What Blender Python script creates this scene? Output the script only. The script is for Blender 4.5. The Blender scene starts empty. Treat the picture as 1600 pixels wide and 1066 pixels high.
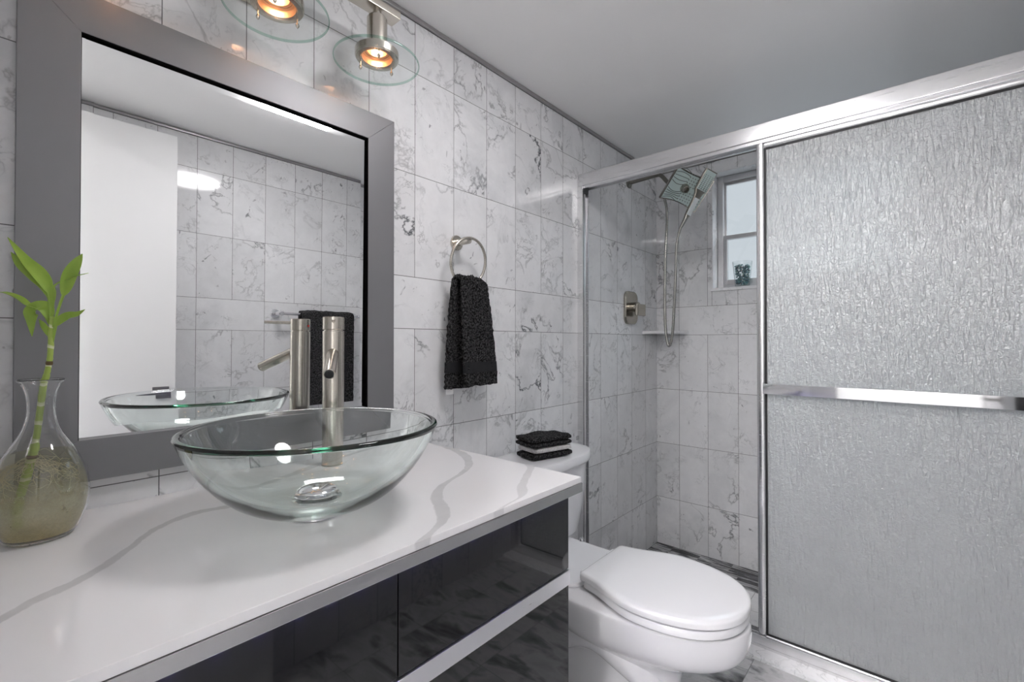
import bpy, bmesh, math, random
from mathutils import Vector, Matrix, Quaternion
from math import sin, cos, pi, radians, sqrt

random.seed(7)
S = bpy.context.scene
COL = S.collection

# ---------------------------------------------------------------- camera
cam_d = bpy.data.cameras.new('camera')
cam = bpy.data.objects.new('camera', cam_d)
COL.objects.link(cam)
cam.location = (1.131, 0.0, 1.04)
cam.rotation_euler = (radians(90.512), 0.0, radians(41.17))
cam_d.sensor_width = 36.0
cam_d.lens = 725.34 / 1600 * 36.0
cam_d.shift_y = -4.58 / 1600
cam_d.clip_start = 0.01
S.camera = cam

# ---------------------------------------------------------------- world, exposure
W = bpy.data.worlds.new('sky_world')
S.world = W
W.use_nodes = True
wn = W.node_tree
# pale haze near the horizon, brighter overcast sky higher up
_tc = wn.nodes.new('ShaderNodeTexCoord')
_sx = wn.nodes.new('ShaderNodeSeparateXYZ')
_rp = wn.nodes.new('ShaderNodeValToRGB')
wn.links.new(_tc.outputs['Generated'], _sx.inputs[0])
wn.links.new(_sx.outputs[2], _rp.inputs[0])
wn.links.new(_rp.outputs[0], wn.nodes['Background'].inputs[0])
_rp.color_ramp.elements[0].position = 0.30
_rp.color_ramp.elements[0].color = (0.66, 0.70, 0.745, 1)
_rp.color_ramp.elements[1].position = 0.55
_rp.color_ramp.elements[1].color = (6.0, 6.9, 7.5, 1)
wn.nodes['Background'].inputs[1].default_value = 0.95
vs = S.view_settings
vs.view_transform = 'Standard'
vs.look = 'None'
vs.gamma = 1.0
vs.use_curve_mapping = False
vs.exposure = 0.12
S.cycles.max_bounces = 14
S.cycles.diffuse_bounces = 6
S.cycles.glossy_bounces = 7
S.cycles.transmission_bounces = 10
S.cycles.transparent_max_bounces = 24
S.cycles.sample_clamp_indirect = 40.0

CEIL_LIGHT = 30.0      # emission of the ceiling disc
BULB = 24.0
HALL_FILL = 118.0            # emission of the unseen fill light added in the hall

# ---------------------------------------------------------------- room numbers (metres)
RW = 1.484             # right wall
YB = 2.555             # back wall of the shower
YF = -0.075            # front wall (door) inner face
ZC = 2.015             # ceiling
ZS = -0.1035           # shower floor
ZK = 0.738             # counter top


# ---------------------------------------------------------------- material helpers
def new_mat(name):
    m = bpy.data.materials.new(name)
    m.use_nodes = True
    nt = m.node_tree
    b = nt.nodes['Principled BSDF']
    return m, nt, b


def N(nt, kind, **kw):
    n = nt.nodes.new(kind)
    for k, v in kw.items():
        setattr(n, k, v)
    return n


def L(nt, a, b):
    nt.links.new(a, b)


def simple(name, col, rough=0.5, metal=0.0, coat=0.0, spec=None, **extra):
    m, nt, b = new_mat(name)
    b.inputs['Base Color'].default_value = (*col, 1)
    b.inputs['Roughness'].default_value = rough
    b.inputs['Metallic'].default_value = metal
    b.inputs['Coat Weight'].default_value = coat
    b.inputs['Coat Roughness'].default_value = 0.03
    if spec is not None:
        b.inputs['Specular IOR Level'].default_value = spec
    for k, v in extra.items():
        b.inputs[k].default_value = v
    return m


def math_node(nt, op, a=None, b=None, clamp=False):
    n = N(nt, 'ShaderNodeMath', operation=op, use_clamp=clamp)
    for i, v in enumerate((a, b)):
        if v is None:
            continue
        if isinstance(v, (int, float)):
            n.inputs[i].default_value = v
        else:
            L(nt, v, n.inputs[i])
    return n.outputs[0]


def noise(nt, vec, scale, detail=4.0, rough=0.5, dist=0.0, dim='3D'):
    n = N(nt, 'ShaderNodeTexNoise', noise_dimensions=dim)
    n.inputs['Scale'].default_value = scale
    n.inputs['Detail'].default_value = detail
    n.inputs['Roughness'].default_value = rough
    n.inputs['Distortion'].default_value = dist
    if vec is not None:
        L(nt, vec, n.inputs['Vector'])
    return n.outputs['Fac']


def ramp(nt, fac, stops):
    r = N(nt, 'ShaderNodeValToRGB')
    e = r.color_ramp.elements
    while len(e) < len(stops):
        e.new(0.5)
    for el, (p, c) in zip(e, stops):
        el.position = p
        el.color = (c, c, c, 1) if isinstance(c, (int, float)) else (*c, 1)
    L(nt, fac, r.inputs[0])
    return r.outputs[0]


def mixc(nt, fac, a, b):
    n = N(nt, 'ShaderNodeMix', data_type='RGBA')
    if isinstance(fac, (int, float)):
        n.inputs[0].default_value = fac
    else:
        L(nt, fac, n.inputs[0])
    for s, v in ((6, a), (7, b)):
        if isinstance(v, tuple):
            n.inputs[s].default_value = (*v, 1)
        else:
            L(nt, v, n.inputs[s])
    return n.outputs[2]


def bump(nt, height, strength, dist, bsdf, sock='Normal'):
    n = N(nt, 'ShaderNodeBump')
    n.inputs['Strength'].default_value = strength
    n.inputs['Distance'].default_value = dist
    L(nt, height, n.inputs['Height'])
    L(nt, n.outputs[0], bsdf.inputs[sock])
    return n


def obj_coord(nt):
    return N(nt, 'ShaderNodeTexCoord').outputs['Object']


def marble(name, light, cloud, vein, rough=0.07, vein_amt=0.8, cloud_scale=4.0, stretch=(1, 1, 1), stripes=False):
    """polished marble; the loop colour 'tile' holds random r,g (offset), b (vein strength), a (tone)"""
    m, nt, b = new_mat(name)
    co = obj_coord(nt)
    at = N(nt, 'ShaderNodeAttribute', attribute_name='tile')
    sep = N(nt, 'ShaderNodeSeparateColor')
    L(nt, at.outputs['Color'], sep.inputs[0])
    off = N(nt, 'ShaderNodeVectorMath', operation='SCALE')
    L(nt, at.outputs['Vector'], off.inputs[0])
    off.inputs['Scale'].default_value = 41.0
    add = N(nt, 'ShaderNodeVectorMath', operation='ADD')
    mp = N(nt, 'ShaderNodeMapping')
    mp.inputs['Scale'].default_value = stretch
    mp.inputs['Rotation'].default_value = (0.6, 0.5, 0.4)
    L(nt, co, mp.inputs[0])
    L(nt, mp.outputs[0], add.inputs[0])
    L(nt, off.outputs[0], add.inputs[1])
    v = add.outputs[0]
    strength = sep.outputs[2]
    # broad clouds
    cl = noise(nt, v, cloud_scale, 7.0, 0.62, 0.6)
    cfac = ramp(nt, cl, [(0.45, 0.0), (0.78, 1.0)])
    cfac = math_node(nt, 'MULTIPLY', cfac, math_node(nt, 'ADD', math_node(nt, 'MULTIPLY', strength, 0.85), 0.12), True)
    c1 = mixc(nt, cfac, light, cloud)
    # thin ridge veins
    n1 = noise(nt, v, 5.2, 5.0, 0.58, 0.45)
    rd = math_node(nt, 'ABSOLUTE', math_node(nt, 'SUBTRACT', n1, 0.5))
    line = ramp(nt, rd, [(0.0, 1.0), (0.008, 0.5), (0.022, 0.0)])
    msk = ramp(nt, noise(nt, v, 3.4, 2.0, 0.5, 0.4), [(0.45, 0.0), (0.68, 1.0)])
    vf = math_node(nt, 'MULTIPLY', math_node(nt, 'MULTIPLY', line, msk), math_node(nt, 'ADD', math_node(nt, 'MULTIPLY', strength, 0.9), 0.28))
    vf = math_node(nt, 'MULTIPLY', vf, vein_amt, True)
    c2 = mixc(nt, vf, c1, vein)
    # small flecks
    mp2 = N(nt, 'ShaderNodeMapping')
    mp2.inputs['Scale'].default_value = (1.0, 1.0, 0.5)
    L(nt, v, mp2.inputs[0])
    fl = ramp(nt, noise(nt, mp2.outputs[0], 36.0, 2.5, 0.6, 1.2), [(0.655, 0.0), (0.72, 1.0)])
    fm = ramp(nt, noise(nt, v, 6.0, 1.0), [(0.45, 0.0), (0.62, 1.0)])
    ff = math_node(nt, 'MULTIPLY', math_node(nt, 'MULTIPLY', fl, fm), 0.75)
    c3 = mixc(nt, ff, c2, vein)
    n3 = noise(nt, v, 12.0, 4.0, 0.62, 0.7)
    rd3 = math_node(nt, 'ABSOLUTE', math_node(nt, 'SUBTRACT', n3, 0.5))
    l3 = ramp(nt, rd3, [(0.0, 1.0), (0.010, 0.4), (0.026, 0.0)])
    m3 = ramp(nt, noise(nt, v, 7.0, 2.0, 0.5, 0.3), [(0.50, 0.0), (0.70, 1.0)])
    f3 = math_node(nt, 'MULTIPLY', math_node(nt, 'MULTIPLY', l3, m3), 0.55)
    c3 = mixc(nt, f3, c3, vein)
    # mottling and tone of the single tile
    mot = ramp(nt, noise(nt, v, 18.0, 6.0, 0.7), [(0.3, 0.95), (0.7, 1.03)])
    tone = math_node(nt, 'MULTIPLY', at.outputs['Alpha'], 1.0)
    mul = N(nt, 'ShaderNodeMix', data_type='RGBA', blend_type='MULTIPLY')
    mul.inputs[0].default_value = 1.0
    L(nt, c3, mul.inputs[6])
    cmb = N(nt, 'ShaderNodeCombineColor')
    tt = math_node(nt, 'MULTIPLY', mot, tone)
    for i in range(3):
        L(nt, tt, cmb.inputs[i])
    L(nt, cmb.outputs[0], mul.inputs[7])
    L(nt, mul.outputs[2], b.inputs['Base Color'])
    b.inputs['Roughness'].default_value = rough
    return m


M = {}
M['marble'] = marble('wall_marble', (0.77, 0.77, 0.78), (0.55, 0.56, 0.575), (0.12, 0.125, 0.135), cloud_scale=5.0, vein_amt=1.0)
M['floor_marble'] = marble('floor_marble', (0.52, 0.52, 0.53), (0.30, 0.305, 0.31), (0.10, 0.10, 0.11), cloud_scale=5.0, stretch=(1.0, 2.6, 1.0))
M['grout'] = simple('grey_grout', (0.15, 0.15, 0.15), 0.85)
M['ceiling'] = simple('ceiling_paint', (0.88, 0.875, 0.87), 0.40)
M['white_paint'] = simple('white_door_paint', (0.80, 0.80, 0.80), 0.6, spec=0.2)
M['hall_paint'] = simple('hall_wall_paint', (0.80, 0.80, 0.79), 0.6)
M['trim'] = simple('edge_trim_metal', (0.42, 0.41, 0.41), 0.30, 0.9)
M['chrome'] = simple('polished_chrome', (0.83, 0.83, 0.85), 0.06, 1.0)
M['porcelain'] = simple('white_porcelain', (0.80, 0.80, 0.82), 0.10, coat=0.5)
M['seat_plastic'] = simple('white_seat_plastic', (0.82, 0.82, 0.835), 0.16)
M['gasket'] = simple('black_gasket', (0.012, 0.012, 0.013), 0.5)
M['lacquer'] = simple('black_gloss_lacquer', (0.005, 0.005, 0.0056), 0.25, coat=1.0, spec=0.08)
M['mirror'] = simple('mirror_silver', (0.90, 0.91, 0.91), 0.008, 1.0)
M['black_edge'] = simple('black_mirror_edge', (0.006, 0.006, 0.006), 0.9, spec=0.0)
M['label'] = simple('white_label_cloth', (0.8, 0.8, 0.8), 0.8)
M['slate'] = simple('dark_rubber', (0.03, 0.03, 0.032), 0.5)
M['red'] = simple('red_dot', (0.7, 0.03, 0.02), 0.4)


def brushed(name, col, rough, stretch, metal=1.0, amt=0.06):
    m, nt, b = new_mat(name)
    mp = N(nt, 'ShaderNodeMapping')
    mp.inputs['Scale'].default_value = stretch
    L(nt, obj_coord(nt), mp.inputs[0])
    n = noise(nt, mp.outputs[0], 60.0, 3.0, 0.6)
    r = N(nt, 'ShaderNodeMapRange')
    r.inputs[3].default_value = rough - amt
    r.inputs[4].default_value = rough + amt
    L(nt, n, r.inputs[0])
    L(nt, r.outputs[0], b.inputs['Roughness'])
    b.inputs['Base Color'].default_value = (*col, 1)
    b.inputs['Metallic'].default_value = metal
    return m


M['nickel'] = brushed('brushed_nickel', (0.60, 0.56, 0.50), 0.25, (1, 1, 20), amt=0.02)
M['nickel_dark'] = brushed('satin_nickel', (0.40, 0.375, 0.33), 0.20, (1, 1, 1))
M['arm_steel'] = simple('dark_arm_steel', (0.20, 0.19, 0.17), 0.28, 1.0)
M['hose_steel'] = simple('hose_steel', (0.36, 0.35, 0.33), 0.25, 1.0)
M['aluminium'] = brushed('polished_aluminium', (0.78, 0.78, 0.79), 0.26, (0.2, 6, 6), amt=0.04)
M['alu_window'] = brushed('window_aluminium', (0.55, 0.55, 0.56), 0.33, (4, 4, 0.4))
M['steel_strip'] = brushed('steel_strip', (0.56, 0.56, 0.56), 0.24, (4, 0.3, 4))
M['silver_rail'] = brushed('silver_rail', (0.80, 0.80, 0.82), 0.30, (4, 0.3, 4))
M['frame_metal'] = brushed('mirror_frame_grey', (0.225, 0.222, 0.234), 0.42, (1, 1, 1), metal=0.45, amt=0.03)


def emit(name, col, strength):
    m, nt, b = new_mat(name)
    b.inputs['Base Color'].default_value = (*col, 1)
    b.inputs['Emission Color'].default_value = (*col, 1)
    b.inputs['Emission Strength'].default_value = strength
    return m


M['ceiling_led'] = emit('ceiling_light_diffuser', (1.0, 0.975, 0.985), CEIL_LIGHT)
M['bulb'] = emit('warm_bulb', (1.0, 0.70, 0.46), BULB)
M['led_dot'] = emit('violet_led', (0.38, 0.34, 1.0), 300.0)
M['hall_fill'] = emit('hall_fill_glow', (1.0, 0.97, 0.98), HALL_FILL)
M['reflector'] = simple('gold_reflector', (0.93, 0.74, 0.58), 0.30, 0.9)


def clear_glass(name, tint, refl=1.0, haze=0.0, haze_col=(0.8, 0.9, 0.88), edge_tint=None, rough=0.0):
    """sheet glass: light passes straight on, fresnel reflection on top"""
    m, nt, b = new_mat(name)
    nt.nodes.remove(b)
    out = nt.nodes['Material Output']
    tr = N(nt, 'ShaderNodeBsdfTransparent')
    lw = N(nt, 'ShaderNodeLayerWeight')
    lw.inputs[0].default_value = 0.5
    if edge_tint is None:
        tr.inputs[0].default_value = (*tint, 1)
    else:
        c = mixc(nt, ramp(nt, lw.outputs['Facing'], [(0.45, 0.0), (1.0, 1.0)]), tint, edge_tint)
        L(nt, c, tr.inputs[0])
    gl = N(nt, 'ShaderNodeBsdfGlossy')
    gl.inputs['Roughness'].default_value = rough
    sch = math_node(nt, 'ADD', math_node(nt, 'MULTIPLY', math_node(nt, 'POWER', lw.outputs['Facing'], 5.0), 0.96), 0.04)
    fac = math_node(nt, 'MULTIPLY', sch, refl, True)
    mx = N(nt, 'ShaderNodeMixShader')
    L(nt, fac, mx.inputs[0])
    L(nt, gl.outputs[0], mx.inputs[2])
    if haze > 0:
        df = N(nt, 'ShaderNodeBsdfTranslucent')
        df.inputs[0].default_value = (*haze_col, 1)
        d2 = N(nt, 'ShaderNodeBsdfDiffuse')
        d2.inputs[0].default_value = (*haze_col, 1)
        dd = N(nt, 'ShaderNodeMixShader')
        L(nt, df.outputs[0], dd.inputs[1])
        L(nt, d2.outputs[0], dd.inputs[2])
        m2 = N(nt, 'ShaderNodeMixShader')
        m2.inputs[0].default_value = haze
        L(nt, tr.outputs[0], m2.inputs[1])
        L(nt, dd.outputs[0], m2.inputs[2])
        L(nt, m2.outputs[0], mx.inputs[1])
    else:
        L(nt, tr.outputs[0], mx.inputs[1])
    L(nt, mx.outputs[0], out.inputs[0])
    return m


M['bowl_glass_flat'] = clear_glass('basin_glass', (0.985, 0.995, 0.992), 0.9, 0.06, (0.93, 0.98, 0.96), (0.95, 0.975, 0.968))
M['rim_glass'] = clear_glass('basin_rim_glass', (0.30, 0.62, 0.52), 1.0, 0.10, (0.03, 0.30, 0.20))
M['vase_glass'] = clear_glass('vase_glass', (0.99, 0.993, 0.99), 1.6, 0.015, (0.9, 0.95, 0.93), (0.84, 0.87, 0.86))
M['disc_glass'] = clear_glass('lamp_disc_glass', (0.97, 0.985, 0.98), 0.9, 0.0)
M['disc_edge'] = clear_glass('lamp_disc_edge', (0.62, 0.80, 0.73), 1.0, 0.08, (0.25, 0.55, 0.42))
M['tumbler_glass'] = clear_glass('tumbler_glass', (0.975, 0.985, 0.985), 1.3, 0.04, (0.9, 0.95, 0.95), (0.86, 0.91, 0.91))
M['lens_glass'] = clear_glass('lamp_lens_glass', (1.0, 0.93, 0.86), 0.6, 0.0)


def solid_glass(name, absorb, density):
    m, nt, b = new_mat(name)
    b.inputs['Base Color'].default_value = (1, 1, 1, 1)
    b.inputs['Roughness'].default_value = 0.0
    b.inputs['IOR'].default_value = 1.5
    b.inputs['Transmission Weight'].default_value = 1.0
    va = N(nt, 'ShaderNodeVolumeAbsorption')
    va.inputs[0].default_value = (*absorb, 1)
    va.inputs[1].default_value = density
    L(nt, va.outputs[0], nt.nodes['Material Output'].inputs['Volume'])
    return m


M['vase_solid'] = solid_glass('vase_glass_solid', (0.8, 0.9, 0.85), 1.0)
M['bowl_glass'] = solid_glass('basin_glass_solid', (0.30, 0.86, 0.66), 5.5)


def water_mat():
    m, nt, b = new_mat('cloudy_water')
    nt.nodes.remove(b)
    out = nt.nodes['Material Output']
    co = obj_coord(nt)
    sx = N(nt, 'ShaderNodeSeparateXYZ')
    L(nt, co, sx.inputs[0])
    # murk settles towards the bottom of the vase, with streaks of root fibre
    h = ramp(nt, math_node(nt, 'ADD', sx.outputs[2], math_node(nt, 'MULTIPLY', math_node(nt, 'SUBTRACT', noise(nt, co, 22.0, 4.0), 0.5), 0.05)),
             [(0.0, 0.75), (0.055, 0.42), (0.085, 0.26), (0.105, 0.06)])
    streak = ramp(nt, noise(nt, co, 120.0, 5.0, 0.75, 2.5), [(0.42, 0.0), (0.75, 0.35)])
    fac = math_node(nt, 'ADD', h, math_node(nt, 'MULTIPLY', streak, h), True)
    col = mixc(nt, ramp(nt, sx.outputs[2], [(0.0, 0.0), (0.05, 1.0)]), (0.68, 0.54, 0.18), (0.98, 0.92, 0.60))
    spots = ramp(nt, noise(nt, co, 75.0, 3.0, 0.6), [(0.69, 0.0), (0.73, 1.0)])
    col = mixc(nt, spots, col, (0.08, 0.065, 0.02))
    tr = N(nt, 'ShaderNodeBsdfTransparent')
    tr.inputs[0].default_value = (0.93, 0.93, 0.85, 1)
    df = N(nt, 'ShaderNodeBsdfDiffuse')
    tl = N(nt, 'ShaderNodeBsdfTranslucent')
    L(nt, col, df.inputs[0])
    L(nt, col, tl.inputs[0])
    mm = N(nt, 'ShaderNodeMixShader')
    mm.inputs[0].default_value = 0.3
    L(nt, df.outputs[0], mm.inputs[1])
    L(nt, tl.outputs[0], mm.inputs[2])
    mx = N(nt, 'ShaderNodeMixShader')
    L(nt, math_node(nt, 'MULTIPLY', fac, 0.75), mx.inputs[0])
    L(nt, tr.outputs[0], mx.inputs[1])
    L(nt, mm.outputs[0], mx.inputs[2])
    L(nt, mx.outputs[0], out.inputs[0])
    return m


M['water'] = water_mat()


def rain_glass():
    m, nt, b = new_mat('rain_glass')
    nt.nodes.remove(b)
    out = nt.nodes['Material Output']
    co = obj_coord(nt)
    mp = N(nt, 'ShaderNodeMapping')
    mp.inputs['Scale'].default_value = (1.0, 1.0, 0.16)
    L(nt, co, mp.inputs[0])
    h1 = noise(nt, mp.outputs[0], 135.0, 2.0, 0.5, 0.5)
    h2 = noise(nt, co, 120.0, 2.0, 0.5, 0.6)
    h = math_node(nt, 'ADD', h1, math_node(nt, 'MULTIPLY', h2, 0.45))
    bp = N(nt, 'ShaderNodeBump')
    bp.inputs['Strength'].default_value = 0.85
    bp.inputs['Distance'].default_value = 0.008
    L(nt, h, bp.inputs['Height'])
    tl = N(nt, 'ShaderNodeBsdfTranslucent')
    tl.inputs[0].default_value = (0.93, 0.96, 0.985, 1)
    df = N(nt, 'ShaderNodeBsdfDiffuse')
    df.inputs[0].default_value = (0.88, 0.90, 0.90, 1)
    rf = N(nt, 'ShaderNodeBsdfRefraction')
    rf.inputs[0].default_value = (0.93, 0.96, 0.96, 1)
    rf.inputs['Roughness'].default_value = 0.13
    rf.inputs['IOR'].default_value = 1.15
    gl = N(nt, 'ShaderNodeBsdfGlossy')
    gl.inputs[0].default_value = (0.9, 0.9, 0.9, 1)
    gl.inputs['Roughness'].default_value = 0.24
    bs = N(nt, 'ShaderNodeBump')
    bs.inputs['Strength'].default_value = 0.75
    bs.inputs['Distance'].default_value = 0.007
    L(nt, h, bs.inputs['Height'])
    for n in (rf, gl):
        L(nt, bp.outputs[0], n.inputs['Normal'])
    for n in (tl, df):
        L(nt, bs.outputs[0], n.inputs['Normal'])
    a = N(nt, 'ShaderNodeMixShader')
    a.inputs[0].default_value = 0.66
    L(nt, tl.outputs[0], a.inputs[1])
    L(nt, rf.outputs[0], a.inputs[2])
    c = N(nt, 'ShaderNodeMixShader')
    c.inputs[0].default_value = 0.28
    L(nt, a.outputs[0], c.inputs[1])
    L(nt, df.outputs[0], c.inputs[2])
    fr = N(nt, 'ShaderNodeFresnel')
    fr.inputs[0].default_value = 1.5
    L(nt, bp.outputs[0], fr.inputs['Normal'])
    d = N(nt, 'ShaderNodeMixShader')
    L(nt, math_node(nt, 'ADD', fr.outputs[0], 0.09, True), d.inputs[0])
    L(nt, c.outputs[0], d.inputs[1])
    L(nt, gl.outputs[0], d.inputs[2])
    L(nt, d.outputs[0], out.inputs[0])
    return m


M['rain_glass'] = rain_glass()
M['window_pane'] = clear_glass('window_pane', (0.93, 0.95, 0.955), 0.8, 0.0)


def quartz_mat(x0, y0):
    """white quartz with a few wandering grey veins; object origin at (x0, y0)"""
    m, nt, b = new_mat('white_quartz')
    co = obj_coord(nt)
    sx = N(nt, 'ShaderNodeSeparateXYZ')
    L(nt, co, sx.inputs[0])
    wob = math_node(nt, 'MULTIPLY', math_node(nt, 'SUBTRACT', noise(nt, co, 26.0, 5.0, 0.65), 0.5), 0.020)
    wv = noise(nt, co, 9.0, 3.0)
    base = (0.80, 0.79, 0.80)
    col = None
    veins = [
        # along, points (along, across), half width, strength
        ('y', [(-0.05, 0.43), (0.016, 0.378), (0.047, 0.35), (0.085, 0.327), (0.134, 0.274), (0.19, 0.2), (0.246, 0.169), (0.31, 0.172), (0.42, 0.12), (0.55, 0.06), (0.9, -0.02)], 0.0115, 1.0),
        ('x', [(0.0, 0.90), (0.2, 0.86), (0.276, 0.811), (0.326, 0.754), (0.378, 0.637), (0.417, 0.591), (0.493, 0.543), (0.526, 0.513), (0.562, 0.444), (0.60, 0.40)], 0.0155, 1.0),
        ('x', [(0.0, 0.99), (0.40, 0.90), (0.46, 0.82), (0.504, 0.748), (0.543, 0.702), (0.555, 0.64), (0.57, 0.591), (0.60, 0.56)], 0.016, 0.8),
    ]
    total = None
    for along, pts, hw, st in veins:
        fc = N(nt, 'ShaderNodeFloatCurve')
        cv = fc.mapping.curves[0]
        # map: input -0.1..1.1 -> 0..1, output likewise
        q = [((a + 0.1) / 1.2, (c + 0.1) / 1.2) for a, c in pts]
        cv.points[0].location = q[0]
        cv.points[1].location = q[-1]
        for xx in q[1:-1]:
            cv.points.new(*xx)
        fc.mapping.update()
        ua = sx.outputs[1] if along == 'y' else sx.outputs[0]
        ac = sx.outputs[0] if along == 'y' else sx.outputs[1]
        o_al, o_ac = (y0, x0) if along == 'y' else (x0, y0)
        u01 = math_node(nt, 'DIVIDE', math_node(nt, 'ADD', ua, 0.1 + o_al), 1.2)
        L(nt, u01, fc.inputs['Value'])
        val = math_node(nt, 'SUBTRACT', math_node(nt, 'MULTIPLY', fc.outputs[0], 1.2), 0.1 + o_ac)
        d = math_node(nt, 'ABSOLUTE', math_node(nt, 'ADD', math_node(nt, 'SUBTRACT', ac, val), wob))
        w = math_node(nt, 'MULTIPLY', math_node(nt, 'ADD', wv, 0.55), hw)
        f = math_node(nt, 'DIVIDE', math_node(nt, 'SUBTRACT', w, d), 0.0035)
        f = math_node(nt, 'MULTIPLY', math_node(nt, 'MAXIMUM', math_node(nt, 'MINIMUM', f, 1.0), 0.0), st)
        total = f if total is None else math_node(nt, 'MAXIMUM', total, f)
    vt = math_node(nt, 'MULTIPLY', total, math_node(nt, 'ADD', math_node(nt, 'MULTIPLY', noise(nt, co, 30.0, 4.0), 0.6), 0.5), True)
    c = mixc(nt, vt, base, (0.57, 0.565, 0.575))
    faint = ramp(nt, noise(nt, co, 5.0, 4.0, 0.6, 1.0), [(0.5, 0.0), (0.8, 0.25)])
    c = mixc(nt, faint, c, (0.72, 0.71, 0.72))
    L(nt, c, b.inputs['Base Color'])
    b.inputs['Roughness'].default_value = 0.15
    return m


def terry(name, col, col2, scale=190.0, sharp=(0.46, 0.66)):
    m, nt, b = new_mat(name)
    co = obj_coord(nt)
    n = noise(nt, co, scale, 3.0, 0.65)
    n2 = noise(nt, co, 90.0, 3.0, 0.6)
    f = ramp(nt, n, [(sharp[0], 0.0), (sharp[1], 1.0)])
    L(nt, mixc(nt, f, col, col2), b.inputs['Base Color'])
    b.inputs['Roughness'].default_value = 0.95
    b.inputs['Specular IOR Level'].default_value = 0.08
    bump(nt, math_node(nt, 'ADD', n, math_node(nt, 'MULTIPLY', n2, 0.5)), 1.0, 0.006, b)
    return m


M['terry_black'] = terry('black_terry', (0.006, 0.006, 0.0065), (0.085, 0.083, 0.086), sharp=(0.43, 0.66))
M['terry_white'] = terry('white_terry', (0.62, 0.60, 0.60), (0.80, 0.78, 0.78))
M['band'] = simple('woven_band', (0.020, 0.020, 0.022), 0.8, spec=0.15)


def leaf_mat():
    m, nt, b = new_mat('bamboo_leaf')
    co = obj_coord(nt)
    c = mixc(nt, noise(nt, co, 40.0, 4.0), (0.22, 0.36, 0.035), (0.36, 0.52, 0.08))
    L(nt, c, b.inputs['Base Color'])
    b.inputs['Roughness'].default_value = 0.4
    b.inputs['Subsurface Weight'].default_value = 0.15
    b.inputs['Subsurface Radius'].default_value = (0.004, 0.006, 0.001)
    return m


M['leaf'] = leaf_mat()


def stem_mat():
    m, nt, b = new_mat('bamboo_stem')
    co = obj_coord(nt)
    sx = N(nt, 'ShaderNodeSeparateXYZ')
    L(nt, co, sx.inputs[0])
    wv = math_node(nt, 'ADD', math_node(nt, 'MULTIPLY', sx.outputs[2], 34.0), math_node(nt, 'MULTIPLY', noise(nt, co, 50.0, 2.0), 0.5))
    fr = math_node(nt, 'FRACT', wv)
    band = ramp(nt, fr, [(0.0, 1.0), (0.16, 0.6), (0.22, 0.0), (1.0, 0.0)])
    c = mixc(nt, noise(nt, co, 60.0, 3.0), (0.30, 0.42, 0.07), (0.44, 0.55, 0.12))
    L(nt, mixc(nt, band, c, (0.72, 0.74, 0.50)), b.inputs['Base Color'])
    b.inputs['Roughness'].default_value = 0.4
    return m


M['stem'] = stem_mat()
M['root'] = simple('pale_root', (0.62, 0.56, 0.36), 0.6)
M['node'] = simple('brown_node', (0.12, 0.08, 0.03), 0.7)
M['silicone'] = simple('white_spray_face', (0.60, 0.71, 0.68), 0.25)
M['nozzle'] = simple('grey_nozzles', (0.10, 0.12, 0.12), 0.5)
M['satin_white'] = simple('satin_white_grip', (0.80, 0.84, 0.85), 0.25)


def pebble_mat():
    m, nt, b = new_mat('blue_glass_pebbles')
    at = N(nt, 'ShaderNodeAttribute', attribute_name='tile')
    sep = N(nt, 'ShaderNodeSeparateColor')
    L(nt, at.outputs['Color'], sep.inputs[0])
    r = N(nt, 'ShaderNodeValToRGB')
    e = r.color_ramp.elements
    e[0].position, e[0].color = 0.0, (0.01, 0.045, 0.055, 1)
    e[1].position, e[1].color = 1.0, (0.28, 0.40, 0.37, 1)
    q = e.new(0.45)
    q.color = (0.03, 0.13, 0.18, 1)
    q = e.new(0.75)
    q.color = (0.06, 0.22, 0.22, 1)
    L(nt, sep.outputs[0], r.inputs[0])
    L(nt, r.outputs[0], b.inputs['Base Color'])
    b.inputs['Roughness'].default_value = 0.12
    return m


M['pebbles'] = pebble_mat()


# ---------------------------------------------------------------- mesh helpers
def box(bm, x0, x1, y0, y1, z0, z1, bev=0.0, seg=2):
    vs = [bm.verts.new((x, y, z)) for x in (x0, x1) for y in (y0, y1) for z in (z0, z1)]
    idx = [(0, 1, 3, 2), (4, 6, 7, 5), (0, 4, 5, 1), (2, 3, 7, 6), (0, 2, 6, 4), (1, 5, 7, 3)]
    fs = [bm.faces.new([vs[i] for i in f]) for f in idx]
    if bev > 0:
        es = list({e for f in fs for e in f.edges})
        bmesh.ops.bevel(bm, geom=es, offset=bev, segments=seg, profile=0.5, affect='EDGES')
    return fs


def lathe(bm, prof, c=(0, 0, 0), seg=48, mat3=None, close=False):
    """prof: list of (r, z). revolve about z, then mat3 (rotation), then translate"""
    rings = []
    c = Vector(c)
    for r, z in prof:
        if r < 1e-6:
            p = Vector((0, 0, z))
            if mat3:
                p = mat3 @ p
            rings.append([bm.verts.new(c + p)])
        else:
            ring = []
            for i in range(seg):
                a = 2 * pi * i / seg
                p = Vector((r * cos(a), r * sin(a), z))
                if mat3:
                    p = mat3 @ p
                ring.append(bm.verts.new(c + p))
            rings.append(ring)
    prs = list(zip(rings[:-1], rings[1:]))
    if close:
        prs.append((rings[-1], rings[0]))
    for a, b in prs:
        if len(a) == 1 and len(b) == 1:
            continue
        for i in range(seg):
            j = (i + 1) % seg
            if len(a) == 1:
                bm.faces.new((a[0], b[i], b[j]))
            elif len(b) == 1:
                bm.faces.new((a[i], a[j], b[0]))
            else:
                bm.faces.new((a[i], a[j], b[j], b[i]))


def axis_mat(d):
    return Vector((0, 0, 1)).rotation_difference(Vector(d).normalized()).to_matrix()


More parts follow.
